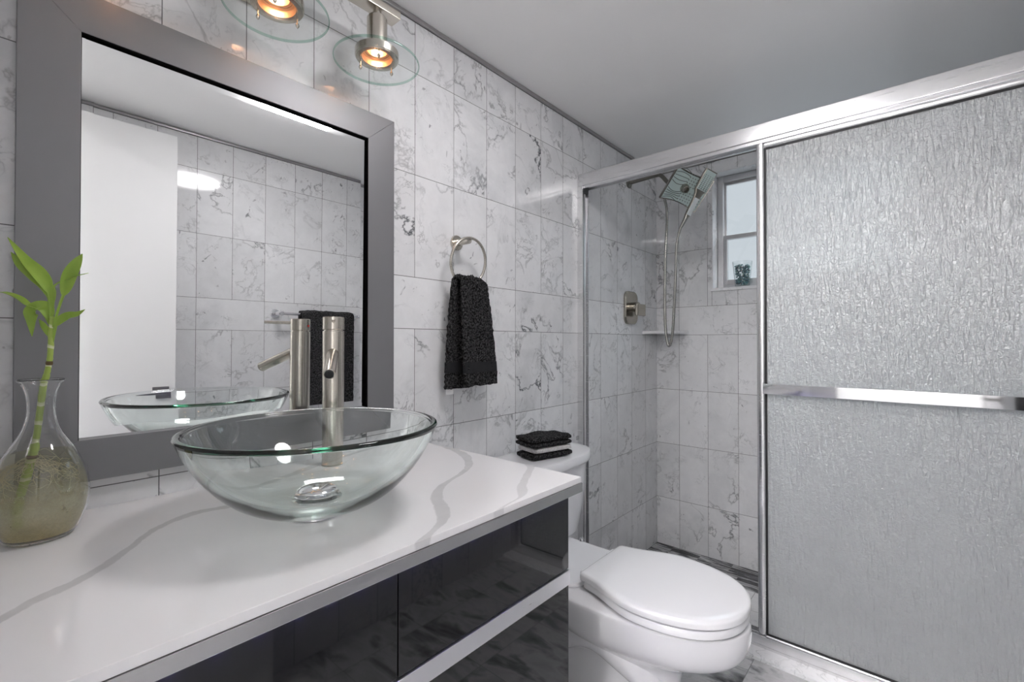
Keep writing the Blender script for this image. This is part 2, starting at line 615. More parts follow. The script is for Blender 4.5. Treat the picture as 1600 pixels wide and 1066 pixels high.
def rod(bm, p, q, r, r2=None, seg=24, bev=0.0):
    p, q = Vector(p), Vector(q)
    ln = (q - p).length
    r2 = r if r2 is None else r2
    b = min(bev, ln / 3, r * 0.9, r2 * 0.9)
    if b > 0:
        pr = [(0, 0), (r - b, 0), (r - b * 0.3, b * 0.3), (r, b), (r2, ln - b), (r2 - b * 0.3, ln - b * 0.3), (r2 - b, ln), (0, ln)]
    else:
        pr = [(0, 0), (r, 0), (r2, ln), (0, ln)]
    lathe(bm, pr, p, seg, axis_mat(q - p))


def catmull(pts, n=8):
    P = [Vector(p) for p in pts]
    P = [P[0] * 2 - P[1]] + P + [P[-1] * 2 - P[-2]]
    out = []
    for i in range(1, len(P) - 2):
        a, b, c, d = P[i - 1:i + 3]
        for k in range(n):
            t = k / n
            out.append(0.5 * ((2 * b) + (c - a) * t + (2 * a - 5 * b + 4 * c - d) * t * t + (3 * b - a - 3 * c + d) * t ** 3))
    out.append(P[-2])
    return out


def tube(bm, pts, r, seg=16, cap=True, closed=False):
    pts = [Vector(p) for p in pts]
    n = len(pts)
    rr = r if isinstance(r, (list, tuple)) else [r] * n
    rings = []
    prev_t = None
    up = None
    for i, p in enumerate(pts):
        if closed:
            t = (pts[(i + 1) % n] - pts[i - 1]).normalized()
        else:
            t = (pts[min(i + 1, n - 1)] - pts[max(i - 1, 0)]).normalized()
        if up is None:
            up = t.orthogonal().normalized()
        else:
            q = prev_t.rotation_difference(t)
            up = (q @ up).normalized()
        prev_t = t
        s = t.cross(up).normalized()
        rings.append([bm.verts.new(p + (up * cos(2 * pi * k / seg) + s * sin(2 * pi * k / seg)) * rr[i]) for k in range(seg)])
    m = n if closed else n - 1
    for i in range(m):
        a, b = rings[i], rings[(i + 1) % n]
        for k in range(seg):
            bm.faces.new((a[k], a[(k + 1) % seg], b[(k + 1) % seg], b[k]))
    if cap and not closed:
        bm.faces.new(rings[0][::-1])
        bm.faces.new(rings[-1])


def loft(bm, rings, cap0=True, cap1=True, closed=True):
    R = [[bm.verts.new(p) for p in r] for r in rings]
    n = len(R[0])
    for a, b in zip(R[:-1], R[1:]):
        for k in range(n if closed else n - 1):
            j = (k + 1) % n
            bm.faces.new((a[k], a[j], b[j], b[k]))
    if cap0:
        bm.faces.new(R[0][::-1])
    if cap1:
        bm.faces.new(R[-1])
    return R


def rounded_rect(w, h, r, n=5):
    pts = []
    for cx, cy, a0 in ((w / 2 - r, h / 2 - r, 0), (-w / 2 + r, h / 2 - r, 90), (-w / 2 + r, -h / 2 + r, 180), (w / 2 - r, -h / 2 + r, 270)):
        for i in range(n + 1):
            a = radians(a0 + 90 * i / n)
            pts.append((cx + r * cos(a), cy + r * sin(a)))
    return pts


def finish(name, bm, mat, parent=None, smooth=True, angle=35, loc=None, mats=None, wn=True):
    """one mesh object; local coordinates relative to the parent thing, or to its own base"""
    bmesh.ops.recalc_face_normals(bm, faces=bm.faces)
    if parent is not None:
        o_loc = Vector(parent['_world'])
    elif loc is not None:
        o_loc = Vector(loc)
    else:
        xs = [v.co.x for v in bm.verts]
        ys = [v.co.y for v in bm.verts]
        zs = [v.co.z for v in bm.verts]
        o_loc = Vector(((min(xs) + max(xs)) / 2, (min(ys) + max(ys)) / 2, min(zs)))
    bmesh.ops.translate(bm, verts=bm.verts, vec=-o_loc)
    me = bpy.data.meshes.new(name)
    bm.to_mesh(me)
    bm.free()
    for mm in (mats or [mat]):
        me.materials.append(mm)
    if smooth:
        me.shade_smooth()
        me.set_sharp_from_angle(angle=radians(angle))
    o = bpy.data.objects.new(name, me)
    COL.objects.link(o)
    if smooth and wn:
        w = o.modifiers.new('weighted_normals', 'WEIGHTED_NORMAL')
        w.keep_sharp = True
    if parent is None:
        o.location = o_loc
    else:
        o.parent = parent
    o['_world'] = tuple(o_loc)
    return o


def thing(name, label, cat, loc, group=None):
    o = bpy.data.objects.new(name, None)
    o.empty_display_size = 0.05
    COL.objects.link(o)
    o.location = loc
    o['_world'] = tuple(loc)
    return tag(o, label, cat, group)


def tag(o, label, cat=None, group=None, kind=None):
    o['label'] = label
    if cat:
        o['category'] = cat
    if group:
        o['group'] = group
    if kind:
        o['kind'] = kind
    return o


def structure(o, label=None):
    o['kind'] = 'structure'
    if label:
        o['label'] = label
    return o


# ---------------------------------------------------------------- tiled walls
def cut_rect(rects, hole):
    out = []
    hx0, hx1, hz0, hz1 = hole
    for a, b, c, d in rects:
        if b <= hx0 or a >= hx1 or d <= hz0 or c >= hz1:
            out.append((a, b, c, d))
            continue
        if a < hx0:
            out.append((a, hx0, c, d))
        if b > hx1:
            out.append((hx1, b, c, d))
        a2, b2 = max(a, hx0), min(b, hx1)
        if c < hz0:
            out.append((a2, b2, c, hz0))
        if d > hz1:
            out.append((a2, b2, hz1, d))
    return out


def tile_quads(bm, place, cols, rows, wide_cols=None, wide_row=None, holes=(), gap=0.0009, seed=1, vein=lambda u, z: None, clip=None):
    """adds tile faces (material slot 1); place(u, z) -> point on the tile face"""
    rnd = random.Random(seed)
    lay = bm.loops.layers.float_color.get('tile') or bm.loops.layers.float_color.new('tile')
    for ri in range(len(rows) - 1):
        cc = wide_cols if (wide_row is not None and ri == wide_row) else cols
        for ci in range(len(cc) - 1):
            rects = [(cc[ci], cc[ci + 1], rows[ri], rows[ri + 1])]
            for h in holes:
                rects = cut_rect(rects, h)
            s = rnd.random()
            s = 0.22 + 0.78 * s ** 1.7
            v = vein((cc[ci] + cc[ci + 1]) / 2, (rows[ri] + rows[ri + 1]) / 2)
            if v is not None:
                s = v
            colr = (rnd.random(), rnd.random(), s, 0.94 + 0.10 * rnd.random())
            for a, b, c, d in rects:
                if clip:
                    a, b, c, d = max(a, clip[0]), min(b, clip[1]), max(c, clip[2]), min(d, clip[3])
                if b - a < 0.003 or d - c < 0.003:
                    continue
                f = bm.faces.new([bm.verts.new(place(u, z)) for u, z in ((a + gap, c + gap), (b - gap, c + gap), (b - gap, d - gap), (a + gap, d - gap))])
                f.material_index = 1
                for lp in f.loops:
                    lp[lay] = colr


ROWS = [-0.144, 0.162, 0.470, 0.7755, 1.080, 1.234, 1.541, 1.847, 2.000]
A_COLS = [-0.076, 0.0785, 0.233, 0.3875, 0.542, 0.6965, 0.851, 1.0056, 1.158, 1.3115, 1.4677, 1.6204, 1.7775, 1.931, 2.091, 2.247, 2.410, YB]
A_WIDE = [-0.076, 0.0785, 0.3875, 0.6965, 1.0056, 1.3115, 1.6204, 1.931, 2.247, YB]
B_COLS = [0, 0.1315, 0.2855, 0.437, 0.590, 0.743, 0.896, 1.050, 1.203, 1.356, RW]
B_WIDE = [0, 0.1315, 0.437, 0.743, 1.050, 1.356, RW]
C0, CP = 0.673, 0.154
C_COLS = [YF - 0.01] + [C0 + CP * k for k in range(-4, 12)] + [YB]
C_WIDE = [YF - 0.01] + [C0 + CP * k for k in range(-4, 12, 2)] + [YB]
NICHE = (0.308, 1.125, 1.313, 1.940)
EPS = 0.0006


def wall_vein_a(u, z):
    spots = {(1.39, 1.7): 1.1, (1.545, 1.9): 1.0, (1.70, 1.62): 0.55, (2.01, 1.7): 1.0, (2.17, 1.6): 1.15, (2.17, 1.9): 0.9, (1.93, 1.92): 1.0, (2.48, 1.3): 0.9, (1.08, 0.6): 0.9, (0.93, 0.6): 0.6, (1.7, 1.9): 0.55,
             (0.15, 1.4): 0.3}
    for (a, b), s in spots.items():
        if abs(u - a) < 0.078 and abs(z - b) < 0.153:
            return s
    return None


def tile_wall(name, body, place, cols, wide, seed, holes=(), clip=None, vein=lambda u, z: None):
    bm = bmesh.new()
    for b in body:
        box(bm, *b)
    for f in bm.faces:
        f.material_index = 0
    tile_quads(bm, place, cols, ROWS, wide, 4, holes, seed=seed, vein=vein, clip=clip)
    return structure(finish(name, bm, None, smooth=False, loc=(0, 0, 0), mats=[M['grout'], M['marble']]))


# left wall (mirror side) and its tiles
tile_wall('wall_left', [(-0.12, 0.0, YF - 0.1, YB + 0.2, ZS - 0.1, ZC + 0.1)], lambda u, z: (EPS, u, z), A_COLS, A_WIDE, 11,
          clip=(YF, YB, ZS, 2.0), vein=wall_vein_a)
# right wall
tile_wall('wall_right', [(RW, RW + 0.12, YF - 0.1, YB + 0.2, ZS - 0.1, ZC + 0.1)], lambda u, z: (RW - EPS, u, z), C_COLS, C_WIDE, 23,
          clip=(YF, YB, ZS, 2.0), vein=lambda u, z: 0.25 + 0.2 * sin(u * 31 + z * 17))
# back wall of the shower with the window niche
hx0, hx1, hz0, hz1 = NICHE
tile_wall('wall_back', [(-0.0, hx0, YB, YB + 0.2, ZS - 0.1, ZC + 0.1), (hx1, RW, YB, YB + 0.2, ZS - 0.1, ZC + 0.1),
                        (hx0, hx1, YB, YB + 0.2, ZS - 0.1, hz0), (hx0, hx1, YB, YB + 0.2, hz1, ZC + 0.1)],
          lambda u, z: (u, YB - EPS, z), B_COLS, B_WIDE, 5, holes=[NICHE], clip=(0, RW, ZS, 2.0),
          vein=lambda u, z: 0.8 if (z > 1.2 and u < 0.45) else (0.65 if z < 0.5 else 0.3 + 0.3 * sin(u * 23 + z * 41)))
# front wall with the doorway behind the camera
DX0, DX1, DZ1 = 0.74, 1.400, 1.985
bm = bmesh.new()
box(bm, 0, DX0, YF - 0.1, YF, -0.1, ZC + 0.1)
box(bm, DX1, RW, YF - 0.1, YF, -0.1, ZC + 0.1)
box(bm, DX0, DX1, YF - 0.1, YF, DZ1, ZC + 0.1)
for f in bm.faces:
    f.material_index = 0
tile_quads(bm, lambda u, z: (u, YF + EPS, z), [0, 0.15, 0.305, 0.46, 0.612, 0.74, 0.9, 1.1, 1.4, RW], ROWS, None, None, [(DX0, DX1, -1, DZ1)], seed=9, clip=(0, RW, 0, 2.0))
structure(finish('wall_front', bm, None, smooth=False, loc=(0, 0, 0), mats=[M['grout'], M['marble']]))

# niche lining: marble slabs on three sides and a sill
bm = bmesh.new()
lay = bm.loops.layers.float_color.new('tile')
box(bm, hx0, hx0 + 0.006, YB - 0.004, YB + 0.10, hz0, hz1)
box(bm, hx1 - 0.006, hx1, YB - 0.004, YB + 0.10, hz0, hz1)
box(bm, hx0 + 0.006, hx1 - 0.006, YB - 0.004, YB + 0.10, hz1 - 0.006, hz1)
for f in bm.faces:
    for lp in f.loops:
        lp[lay] = (0.3, 0.7, 0.3, 1.0)
structure(finish('trim_1', bm, M['marble'], smooth=False))
bm = bmesh.new()
lay = bm.loops.layers.float_color.new('tile')
box(bm, hx0 - 0.004, hx1 + 0.004, YB - 0.012, YB + 0.10, hz0 - 0.004, hz0 + 0.012, 0.002)
for f in bm.faces:
    for lp in f.loops:
        lp[lay] = (0.8, 0.2, 0.1, 1.05)
structure(finish('trim_2', bm, M['marble'], angle=30))

# ceiling, edge trim along the top of the tiles
bm = bmesh.new()
box(bm, -0.12, RW + 0.12, YF - 0.1, YB + 0.2, ZC, ZC + 0.1)
structure(finish('ceiling', bm, M['ceiling'], smooth=False))
for k, b in enumerate([(0.0, 0.010, YF, YB, 2.001, ZC - 0.001), (RW - 0.010, RW, YF, YB, 2.001, ZC - 0.001), (0.010, RW - 0.010, YB - 0.010, YB, 2.001, ZC - 0.001)]):
    bm = bmesh.new()
    box(bm, *b, 0.003)
    structure(finish('trim_%d' % (k + 3), bm, M['trim']))

def striped_mat(name, scale, stops, rough=0.2, stretch=(0.10, 1.0, 1.0)):
    m, nt, b = new_mat(name)
    co = obj_coord(nt)
    at = N(nt, 'ShaderNodeAttribute', attribute_name='tile')
    off = N(nt, 'ShaderNodeVectorMath', operation='SCALE')
    L(nt, at.outputs['Vector'], off.inputs[0])
    off.inputs['Scale'].default_value = 13.0
    add = N(nt, 'ShaderNodeVectorMath', operation='ADD')
    mp = N(nt, 'ShaderNodeMapping')
    mp.inputs['Scale'].default_value = stretch
    mp.inputs['Rotation'].default_value = (0, 0, 0.16)
    L(nt, co, mp.inputs[0])
    L(nt, mp.outputs[0], add.inputs[0])
    L(nt, off.outputs[0], add.inputs[1])
    n = noise(nt, add.outputs[0], scale, 5.0, 0.6, 0.5)
    c = ramp(nt, n, stops)
    L(nt, c, b.inputs['Base Color'])
    b.inputs['Roughness'].default_value = rough
    return m


M['striped'] = striped_mat('striped_dark_marble', 30.0, [(0.38, (0.018, 0.019, 0.021)), (0.46, (0.09, 0.093, 0.098)), (0.52, (0.50, 0.50, 0.51)), (0.58, (0.30, 0.305, 0.31)), (0.66, (0.05, 0.052, 0.055))])
M['floor_marble'] = striped_mat('floor_marble_grey', 11.0, [(0.30, (0.05, 0.052, 0.056)), (0.40, (0.24, 0.245, 0.25)), (0.50, (0.56, 0.56, 0.57)), (0.66, (0.40, 0.405, 0.41)), (0.8, (0.12, 0.125, 0.13))], 0.12, (0.45, 1.0, 1.0))


# floors
bm = bmesh.new()
box(bm, -0.0, RW, YF - 0.1, 1.70, -0.1, -0.0005)
for f in bm.faces:
    f.material_index = 0
tile_quads(bm, lambda u, z: (u, z, 0.0), [0, 0.11, 0.415, 0.72, 1.025, 1.33, RW], [YF - 0.1, 0.15, 0.455, 0.76, 1.065, 1.37, 1.70], seed=31,
           vein=lambda u, z: 0.7)
structure(finish('floor', bm, None, smooth=False, loc=(0, 0, 0), mats=[M['grout'], M['floor_marble']]))


bm = bmesh.new()
box(bm, -0.0, RW, 1.70, YB, ZS - 0.1, ZS - 0.0005)
for f in bm.faces:
    f.material_index = 0
tile_quads(bm, lambda u, z: (u, z, ZS), [0.0, 0.1, 0.25, 0.41, 0.565, 0.72, 0.875, 1.03, 1.185, 1.34, RW], [1.70, 1.86, 2.015, 2.17, 2.335], seed=32, vein=lambda u, z: 0.3)
nplain = len(bm.faces)
tile_quads(bm, lambda u, z: (u, z, ZS), [0.0, 0.155, 0.31, 0.465, 0.62, 0.775, 0.93, 1.085, 1.24, 1.395, RW], [2.335, 2.445], seed=33)
tile_quads(bm, lambda u, z: (u, z, ZS), [0.0, 0.10, 0.25, 0.41, 0.565, 0.72, 0.875, 1.03, 1.185, 1.34, RW], [2.445, YB], seed=34)
bm.faces.ensure_lookup_table()
for f in bm.faces[nplain:]:
    f.material_index = 2
structure(finish('shower_floor', bm, None, smooth=False, loc=(0, 0, 0), mats=[M['grout'], M['marble'], M['striped']]))
# curb of the shower
bm = bmesh.new()
lay = bm.loops.layers.float_color.new('tile')
box(bm, 0.001, RW - 0.001, 1.677, 1.84, ZS - 0.05, 0.012, 0.003)
for f in bm.faces:
    for lp in f.loops:
        lp[lay] = (0.15, 0.55, 0.15, 1.06)
structure(finish('shower_curb', bm, M['marble']))

# hallway behind the camera
bm = bmesh.new()
box(bm, -0.6, 2.4, -2.0, -1.9, -0.1, 2.5)
box(bm, -0.7, -0.6, -2.0, YF - 0.1, -0.1, 2.5)
box(bm, 2.4, 2.5, -2.0, YF - 0.1, -0.1, 2.5)
box(bm, -0.7, -0.001, YF - 0.1, YF, -0.1, 2.5)
box(bm, RW + 0.121, 2.5, YF - 0.1, YF, -0.1, 2.5)
structure(finish('wall_hall', bm, M['hall_paint'], smooth=False))
bm = bmesh.new()
box(bm, -0.7, 2.5, -2.0, YF - 0.1, 2.4, 2.5)
structure(finish('ceiling_hall', bm, M['ceiling'], smooth=False))
bm = bmesh.new()
box(bm, -0.7, 2.5, -2.0, YF - 0.1, -0.1, 0.0)
structure(finish('floor_hall', bm, M['floor_marble'], smooth=False))

# ---------------------------------------------------------------- window
WY = YB + 0.075
win = bpy.data.objects.new('window_1', None)
COL.objects.link(win)
win.location = (0.716, WY, hz0 + 0.012)
win['_world'] = tuple(win.location)
structure(win, 'small two-pane aluminium window deep in the shower wall')
wx0, wx1, wz0, wz1 = hx0 + 0.006, hx1 - 0.006, hz0 + 0.012, hz1 - 0.006
bm = bmesh.new()
fw = 0.030
box(bm, wx0, wx0 + fw, WY, WY + 0.05, wz0, wz1, 0.003)
box(bm, wx1 - fw, wx1, WY, WY + 0.05, wz0, wz1, 0.003)
box(bm, wx0 + fw, wx1 - fw, WY, WY + 0.05, wz1 - fw, wz1, 0.003)
box(bm, wx0 + fw, wx1 - fw, WY, WY + 0.05, wz0, wz0 + 0.022, 0.003)
finish('window_frame', bm, M['alu_window'], win)
bm = bmesh.new()
sx0, sx1 = wx0 + fw, wx1 - fw
box(bm, sx0, sx0 + 0.018, WY + 0.006, WY + 0.03, wz0 + 0.022, 1.606, 0.002)
box(bm, sx1 - 0.018, sx1, WY + 0.006, WY + 0.03, wz0 + 0.022, 1.606, 0.002)
box(bm, sx0 + 0.018, sx1 - 0.018, WY + 0.006, WY + 0.03, wz0 + 0.022, wz0 + 0.050, 0.002)
box(bm, sx0, sx1, WY + 0.004, WY + 0.034, 1.592, 1.614, 0.002)
low = finish('lower_sash', bm, M['alu_window'], win)
bm = bmesh.new()
box(bm, sx0, sx0 + 0.008, WY + 0.031, WY + 0.046, 1.614, wz1 - fw, 0.001)
box(bm, sx1 - 0.008, sx1, WY + 0.031, WY + 0.046, 1.614, wz1 - fw, 0.001)
box(bm, sx0 + 0.008, sx1 - 0.008, WY + 0.031, WY + 0.046, wz1 - fw - 0.012, wz1 - fw, 0.001)
finish('upper_sash', bm, M['alu_window'], win)
bm = bmesh.new()
box(bm, sx0 + 0.018, sx1 - 0.018, WY + 0.016, WY + 0.020, wz0 + 0.050, 1.592)
finish('lower_pane', bm, M['window_pane'], win, smooth=False)
bm = bmesh.new()
box(bm, sx0 + 0.008, sx1 - 0.008, WY + 0.036, WY + 0.040, 1.614, wz1 - fw - 0.012)
finish('upper_pane', bm, M['window_pane'], win, smooth=False)

# ---------------------------------------------------------------- open white door (seen in the mirror)
dr = bpy.data.objects.new('door_1', None)
COL.objects.link(dr)
dr.location = (1.42, 0.25, 0.012)
dr['_world'] = tuple(dr.location)
structure(dr, 'plain white door standing open against the right wall')
bm = bmesh.new()
box(bm, 1.403, 1.438, YF + 0.02, 0.577, 0.012, 1.945, 0.002)
finish('door_leaf', bm, M['white_paint'], dr)
bm = bmesh.new()
box(bm, 1.395, 1.403, 0.492, 0.552, 0.765, 0.825, 0.002)
rod(bm, (1.396, 0.522, 0.797), (1.355, 0.522, 0.797), 0.012, bev=0.002)
box(bm, 1.346, 1.362, 0.405, 0.536, 0.786, 0.810, 0.003)
finish('door_handle', bm, M['hose_steel'], dr)

# ---------------------------------------------------------------- ceiling light
cl = thing('ceiling_light', 'round white flush ceiling light seen only as reflection in mirror and basin', 'ceiling light', (0.744, 0.840, ZC))
bm = bmesh.new()
lathe(bm, [(0.0, 0.0), (0.135, 0.0), (0.135, -0.014), (0.0, -0.014)], (0.744, 0.840, ZC), 64)
finish('housing', bm, M['white_paint'], cl)
bm = bmesh.new()
lathe(bm, [(0.0, -0.0145), (0.130, -0.0145), (0.139, -0.018), (0.141, -0.026), (0.136, -0.031), (0.115, -0.036), (0.0, -0.042)], (0.744, 0.840, ZC), 64)
finish('diffuser', bm, M['ceiling_led'], cl)
hl = thing('hall_fill_light', 'unseen fill light added on the hall ceiling behind the open doorway', 'ceiling light', (1.07, -1.62, 2.4))  # added behind the camera to brighten the room from the front
bm = bmesh.new()
lathe(bm, [(0.0, 0.0), (0.24, 0.0), (0.24, -0.03), (0.22, -0.04), (0.0, -0.05)], (1.07, -1.62, 2.4), 48)
finish('diffuser', bm, M['hall_fill'], hl)

# ---------------------------------------------------------------- mirror
FX = 0.022
mo = (0.035, 0.764, 0.793, 1.662)     # outer y0,y1,z0,z1 at the front
mi = (0.113, 0.682, 0.867, 1.589)     # inner
mir = thing('wall_mirror', 'large wall mirror in a broad brushed grey metal frame', 'mirror', (0.0, 0.40, mo[2]))


def frame_rail(q, nm):
    """q: outer a, outer b, inner b, inner a as (y,z); a mitred flat rail with a recess edge"""
    bm = bmesh.new()
    g = 0.0003
    f = [bm.verts.new((FX, y, z)) for y, z in q]
    r = [bm.verts.new((0.0015, y, z)) for y, z in q]
    bm.faces.new(f)
    bm.faces.new(r[::-1])
    for i in range(4):
        j = (i + 1) % 4
        bm.faces.new((f[i], f[j], r[j], r[i]))
    bmesh.ops.recalc_face_normals(bm, faces=bm.faces)
    es = [e for e in bm.edges if all(abs(v.co.x - FX) < 1e-6 for v in e.verts)]
    bmesh.ops.bevel(bm, geom=es, offset=0.0012, segments=2, profile=0.5, affect='EDGES')
    return finish(nm, bm, M['frame_metal'], mir, angle=25)


oy0, oy1, oz0, oz1 = mo
iy0, iy1, iz0, iz1 = mi
frame_rail([(oy0, oz0), (oy0, oz1), (iy0, iz1), (iy0, iz0)], 'frame_rail')
frame_rail([(oy1, oz1), (oy1, oz0), (iy1, iz0), (iy1, iz1)], 'frame_rail')
frame_rail([(oy0, oz1), (oy1, oz1), (iy1, iz1), (iy0, iz1)], 'frame_rail')
frame_rail([(oy1, oz0), (oy0, oz0), (iy0, iz0), (iy1, iz0)], 'frame_rail')
# dark lining inside the recess
bm = bmesh.new()
t = 0.0028
for b in [(0.011, FX - 0.001, iy0, iy0 + t * 0.3, iz0, iz1), (0.011, FX - 0.001, iy1 - t, iy1, iz0, iz1), (0.011, FX - 0.001, iy0, iy1, iz1 - t, iz1)]:
    box(bm, *b)
finish('recess_lining', bm, M['black_edge'], mir, smooth=False)
# mirror glass with a bevelled border
bm = bmesh.new()
bw, bh = 0.018, 0.00055
gx = 0.012
out_q = [(iy0, iz0), (iy1, iz0), (iy1, iz1), (iy0, iz1)]
in_q = [(iy0 + bw, iz0 + bw), (iy1 - bw, iz0 + bw), (iy1 - bw, iz1 - bw), (iy0 + bw, iz1 - bw)]
TILT = math.tan(radians(0.39))      # hung mirror: top leans into the room


def gxz(z):
    return 0.0095 + (z - iz0) * TILT


vo = [bm.verts.new((gxz(z) - bh, y, z)) for y, z in out_q]
vi = [bm.verts.new((gxz(z), y, z)) for y, z in in_q]
vb = [bm.verts.new((0.002, y, z)) for y, z in out_q]
bm.faces.new(vi)
for i in range(4):
    j = (i + 1) % 4
    bm.faces.new((vo[i], vo[j], vi[j], vi[i]))
    bm.faces.new((vb[i], vb[j], vo[j], vo[i]))
bm.faces.new(vb[::-1])
finish('mirror_glass', bm, M['mirror'], mir, smooth=False)

# ---------------------------------------------------------------- vanity light
LX = 0.12
vl = thing('vanity_light', 'brushed nickel bar lamp with clear glass discs and warm bulbs above mirror', 'wall lamp', (0.0, 0.405, 1.85))
bm = bmesh.new()
box(bm, 0.098, 0.138, 0.11, 0.703, 1.866, 1.886, 0.002)
finish('bar', bm, M['nickel'], vl)
bm = bmesh.new()
box(bm, 0.0005, 0.018, 0.345, 0.465, 1.80, 1.92, 0.004)
rod(bm, (0.016, 0.405, 1.876), (0.10, 0.405, 1.876), 0.012)
finish('wall_plate', bm, M['nickel'], vl)
for k, ly in enumerate((0.645, 0.405, 0.165)):
    bm = bmesh.new()
    c = (LX, ly, 0)
    lathe(bm, [(0.0, 1.867), (0.010, 1.867), (0.010, 1.852), (0.021, 1.850), (0.0245, 1.845), (0.0245, 1.768), (0.030, 1.7635)], c, 40)
    lathe(bm, [(0.0365, 1.764), (0.0365, 1.748), (0.040, 1.7445), (0.050, 1.7445), (0.0525, 1.748), (0.0525, 1.764)], c, 48, close=True)
    head = finish('lamp_head', bm, M['nickel'], vl)
    bm = bmesh.new()
    lathe(bm, [(0.0364, 1.748), (0.0360, 1.7625), (0.0240, 1.7655), (0.0205, 1.785), (0.012, 1.796), (0.0, 1.798)], c, 40)
    finish('reflector', bm, M['reflector'], head)
    bm = bmesh.new()
    lathe(bm, [(0.0, 1.788), (0.005, 1.787), (0.008, 1.780), (0.0085, 1.772), (0.006, 1.764), (0.0, 1.762)], c, 20)
    finish('bulb', bm, M['bulb'], head)
    bm = bmesh.new()
    lathe(bm, [(0.0, 1.7535), (0.0364, 1.7535), (0.0364, 1.7510), (0.0, 1.7510)], c, 40)
    finish('lens', bm, M['lens_glass'], head)
    bm = bmesh.new()
    lathe(bm, [(0.0, 1.7345), (0.1015, 1.7345)], c, 72)
    lathe(bm, [(0.0, 1.7415), (0.1015, 1.7415)], c, 72)
    disc = finish('glass_disc', bm, M['disc_glass'], head)
    bm = bmesh.new()
    lathe(bm, [(0.1015, 1.7345), (0.1032, 1.736), (0.1036, 1.738), (0.1032, 1.740), (0.1015, 1.7415)], c, 72)
    finish('disc_edge', bm, M['disc_edge'], head)
    for a in (-27, 93, 213):
        bm = bmesh.new()
        px, py = LX + 0.044 * cos(radians(a)), ly + 0.044 * sin(radians(a))
        rod(bm, (px, py, 1.7450), (px, py, 1.730), 0.0016, seg=10)
        lathe(bm, [(0.0, 1.7345), (0.003, 1.733), (0.0042, 1.7295), (0.003, 1.726), (0.001, 1.7235), (0.0, 1.722)], (px, py, 0), 14)
        finish('pin', bm, M['nickel'], head)

# ---------------------------------------------------------------- vanity cabinet and counter
VY1 = 0.861
FXC = 0.545
VYB = YF + 0.002
cab = thing('vanity_cabinet', 'black gloss vanity cabinet with silver rail under white quartz counter', 'cabinet', (0.28, 0.40, 0.0))
bm = bmesh.new()
box(bm, 0.002, FXC - 0.02, VYB, VY1, 0.10, 0.7035, 0.001)
box(bm, 0.002, FXC - 0.07, VYB, VY1 - 0.02, 0.0, 0.10)
finish('body', bm, M['lacquer'], cab)
SE = 0.412
for ya, yb in ((SE + 0.0008, VY1), (VYB, SE - 0.0008)):
    for za, zb in ((0.539, 0.7035), (0.10, 0.5035)):
        bm = bmesh.new()
        box(bm, FXC - 0.0195, FXC, ya, yb, za, zb, 0.0015)
        finish('drawer_front', bm, M['lacquer'], cab)
bm = bmesh.new()
box(bm, FXC - 0.0195, FXC + 0.004, VYB, VY1, 0.505, 0.5375, 0.001)
finish('silver_rail', bm, M['silver_rail'], cab)

M['quartz'] = quartz_mat(0.28, 0.40)
ct = thing('countertop', 'white quartz vanity countertop with grey veins and steel edge strip', 'countertop', (0.28, 0.40, 0.70))
M['quartz'] = quartz_mat(0.28, 0.40)
bm = bmesh.new()
box(bm, 0.0015, 0.560, VYB, 0.889, ZK - 0.013, ZK, 0.0012)
finish('slab', bm, M['quartz'], ct)
bm = bmesh.new()
box(bm, 0.535, 0.5625, VYB, 0.8915, ZK - 0.0335, ZK - 0.0135, 0.001)
box(bm, 0.0015, 0.5349, 0.865, 0.8915, ZK - 0.0335, ZK - 0.0135, 0.001)
finish('edge_strip', bm, M['steel_strip'], ct)
led = thing('led_strip', 'strip of violet LED dots under the counter edge', 'light strip', (0.55, 0.40, ZK - 0.036))
bm = bmesh.new()
box(bm, 0.5475, 0.5560, VYB + 0.01, 0.855, ZK - 0.0360, ZK - 0.0338)
finish('strip', bm, M['slate'], led, smooth=False)
for k in range(20):
    bm = bmesh.new()
    yy = 0.835 - 0.044 * k
    box(bm, 0.5497, 0.5527, yy - 0.002, yy + 0.002, ZK - 0.0372, ZK - 0.0361)
    finish('led', bm, M['led_dot'], led, smooth=False)

# ---------------------------------------------------------------- glass basin
BX, BY = 0.332, 0.392
bas = thing('glass_basin', 'round clear glass vessel basin with green edge on the counter', 'sink', (BX, BY, ZK))
outer = [(0.045, 0.013), (0.075, 0.016), (0.105, 0.026), (0.135, 0.045), (0.160, 0.070), (0.180, 0.096), (0.196, 0.124), (0.2075, 0.1505)]
inner = [(0.196, 0.1505), (0.184, 0.124), (0.168, 0.098), (0.148, 0.074), (0.124, 0.053), (0.096, 0.037), (0.066, 0.028), (0.030, 0.0256)]
rim = [(0.2088, 0.1535), (0.2080, 0.1562), (0.2055, 0.1580), (0.2020, 0.1580), (0.1992, 0.1562), (0.1975, 0.1535)]
prof = [(0.0, 0.0135)] + outer + rim + inner + [(0.0, 0.0255)]
prof = [(p.x, p.y) for p in catmull([(a, b, 0) for a, b in prof], 2)]
prof[0] = (0.0, 0.0135)
prof[-1] = (0.0, 0.0255)
bm = bmesh.new()
lathe(bm, prof, (BX, BY, ZK), 128)
finish('bowl', bm, M['bowl_glass'], bas, angle=80, wn=False)
bm = bmesh.new()
lathe(bm, [(0.0, 0.048), (0.014, 0.0475), (0.026, 0.0445), (0.0325, 0.0400), (0.0335, 0.0375), (0.030, 0.0360), (0.019, 0.0350), (0.016, 0.030), (0.016, 0.0275),
           (0.0, 0.0275)], (BX, BY, ZK), 48)
lathe(bm, [(0.0, 0.0262), (0.030, 0.0262), (0.036, 0.0285), (0.0385, 0.0300), (0.036, 0.0315), (0.022, 0.0290), (0.0, 0.0285)], (BX, BY, ZK), 48)
finish('drain_plug', bm, M['chrome'], bas)
bm = bmesh.new()
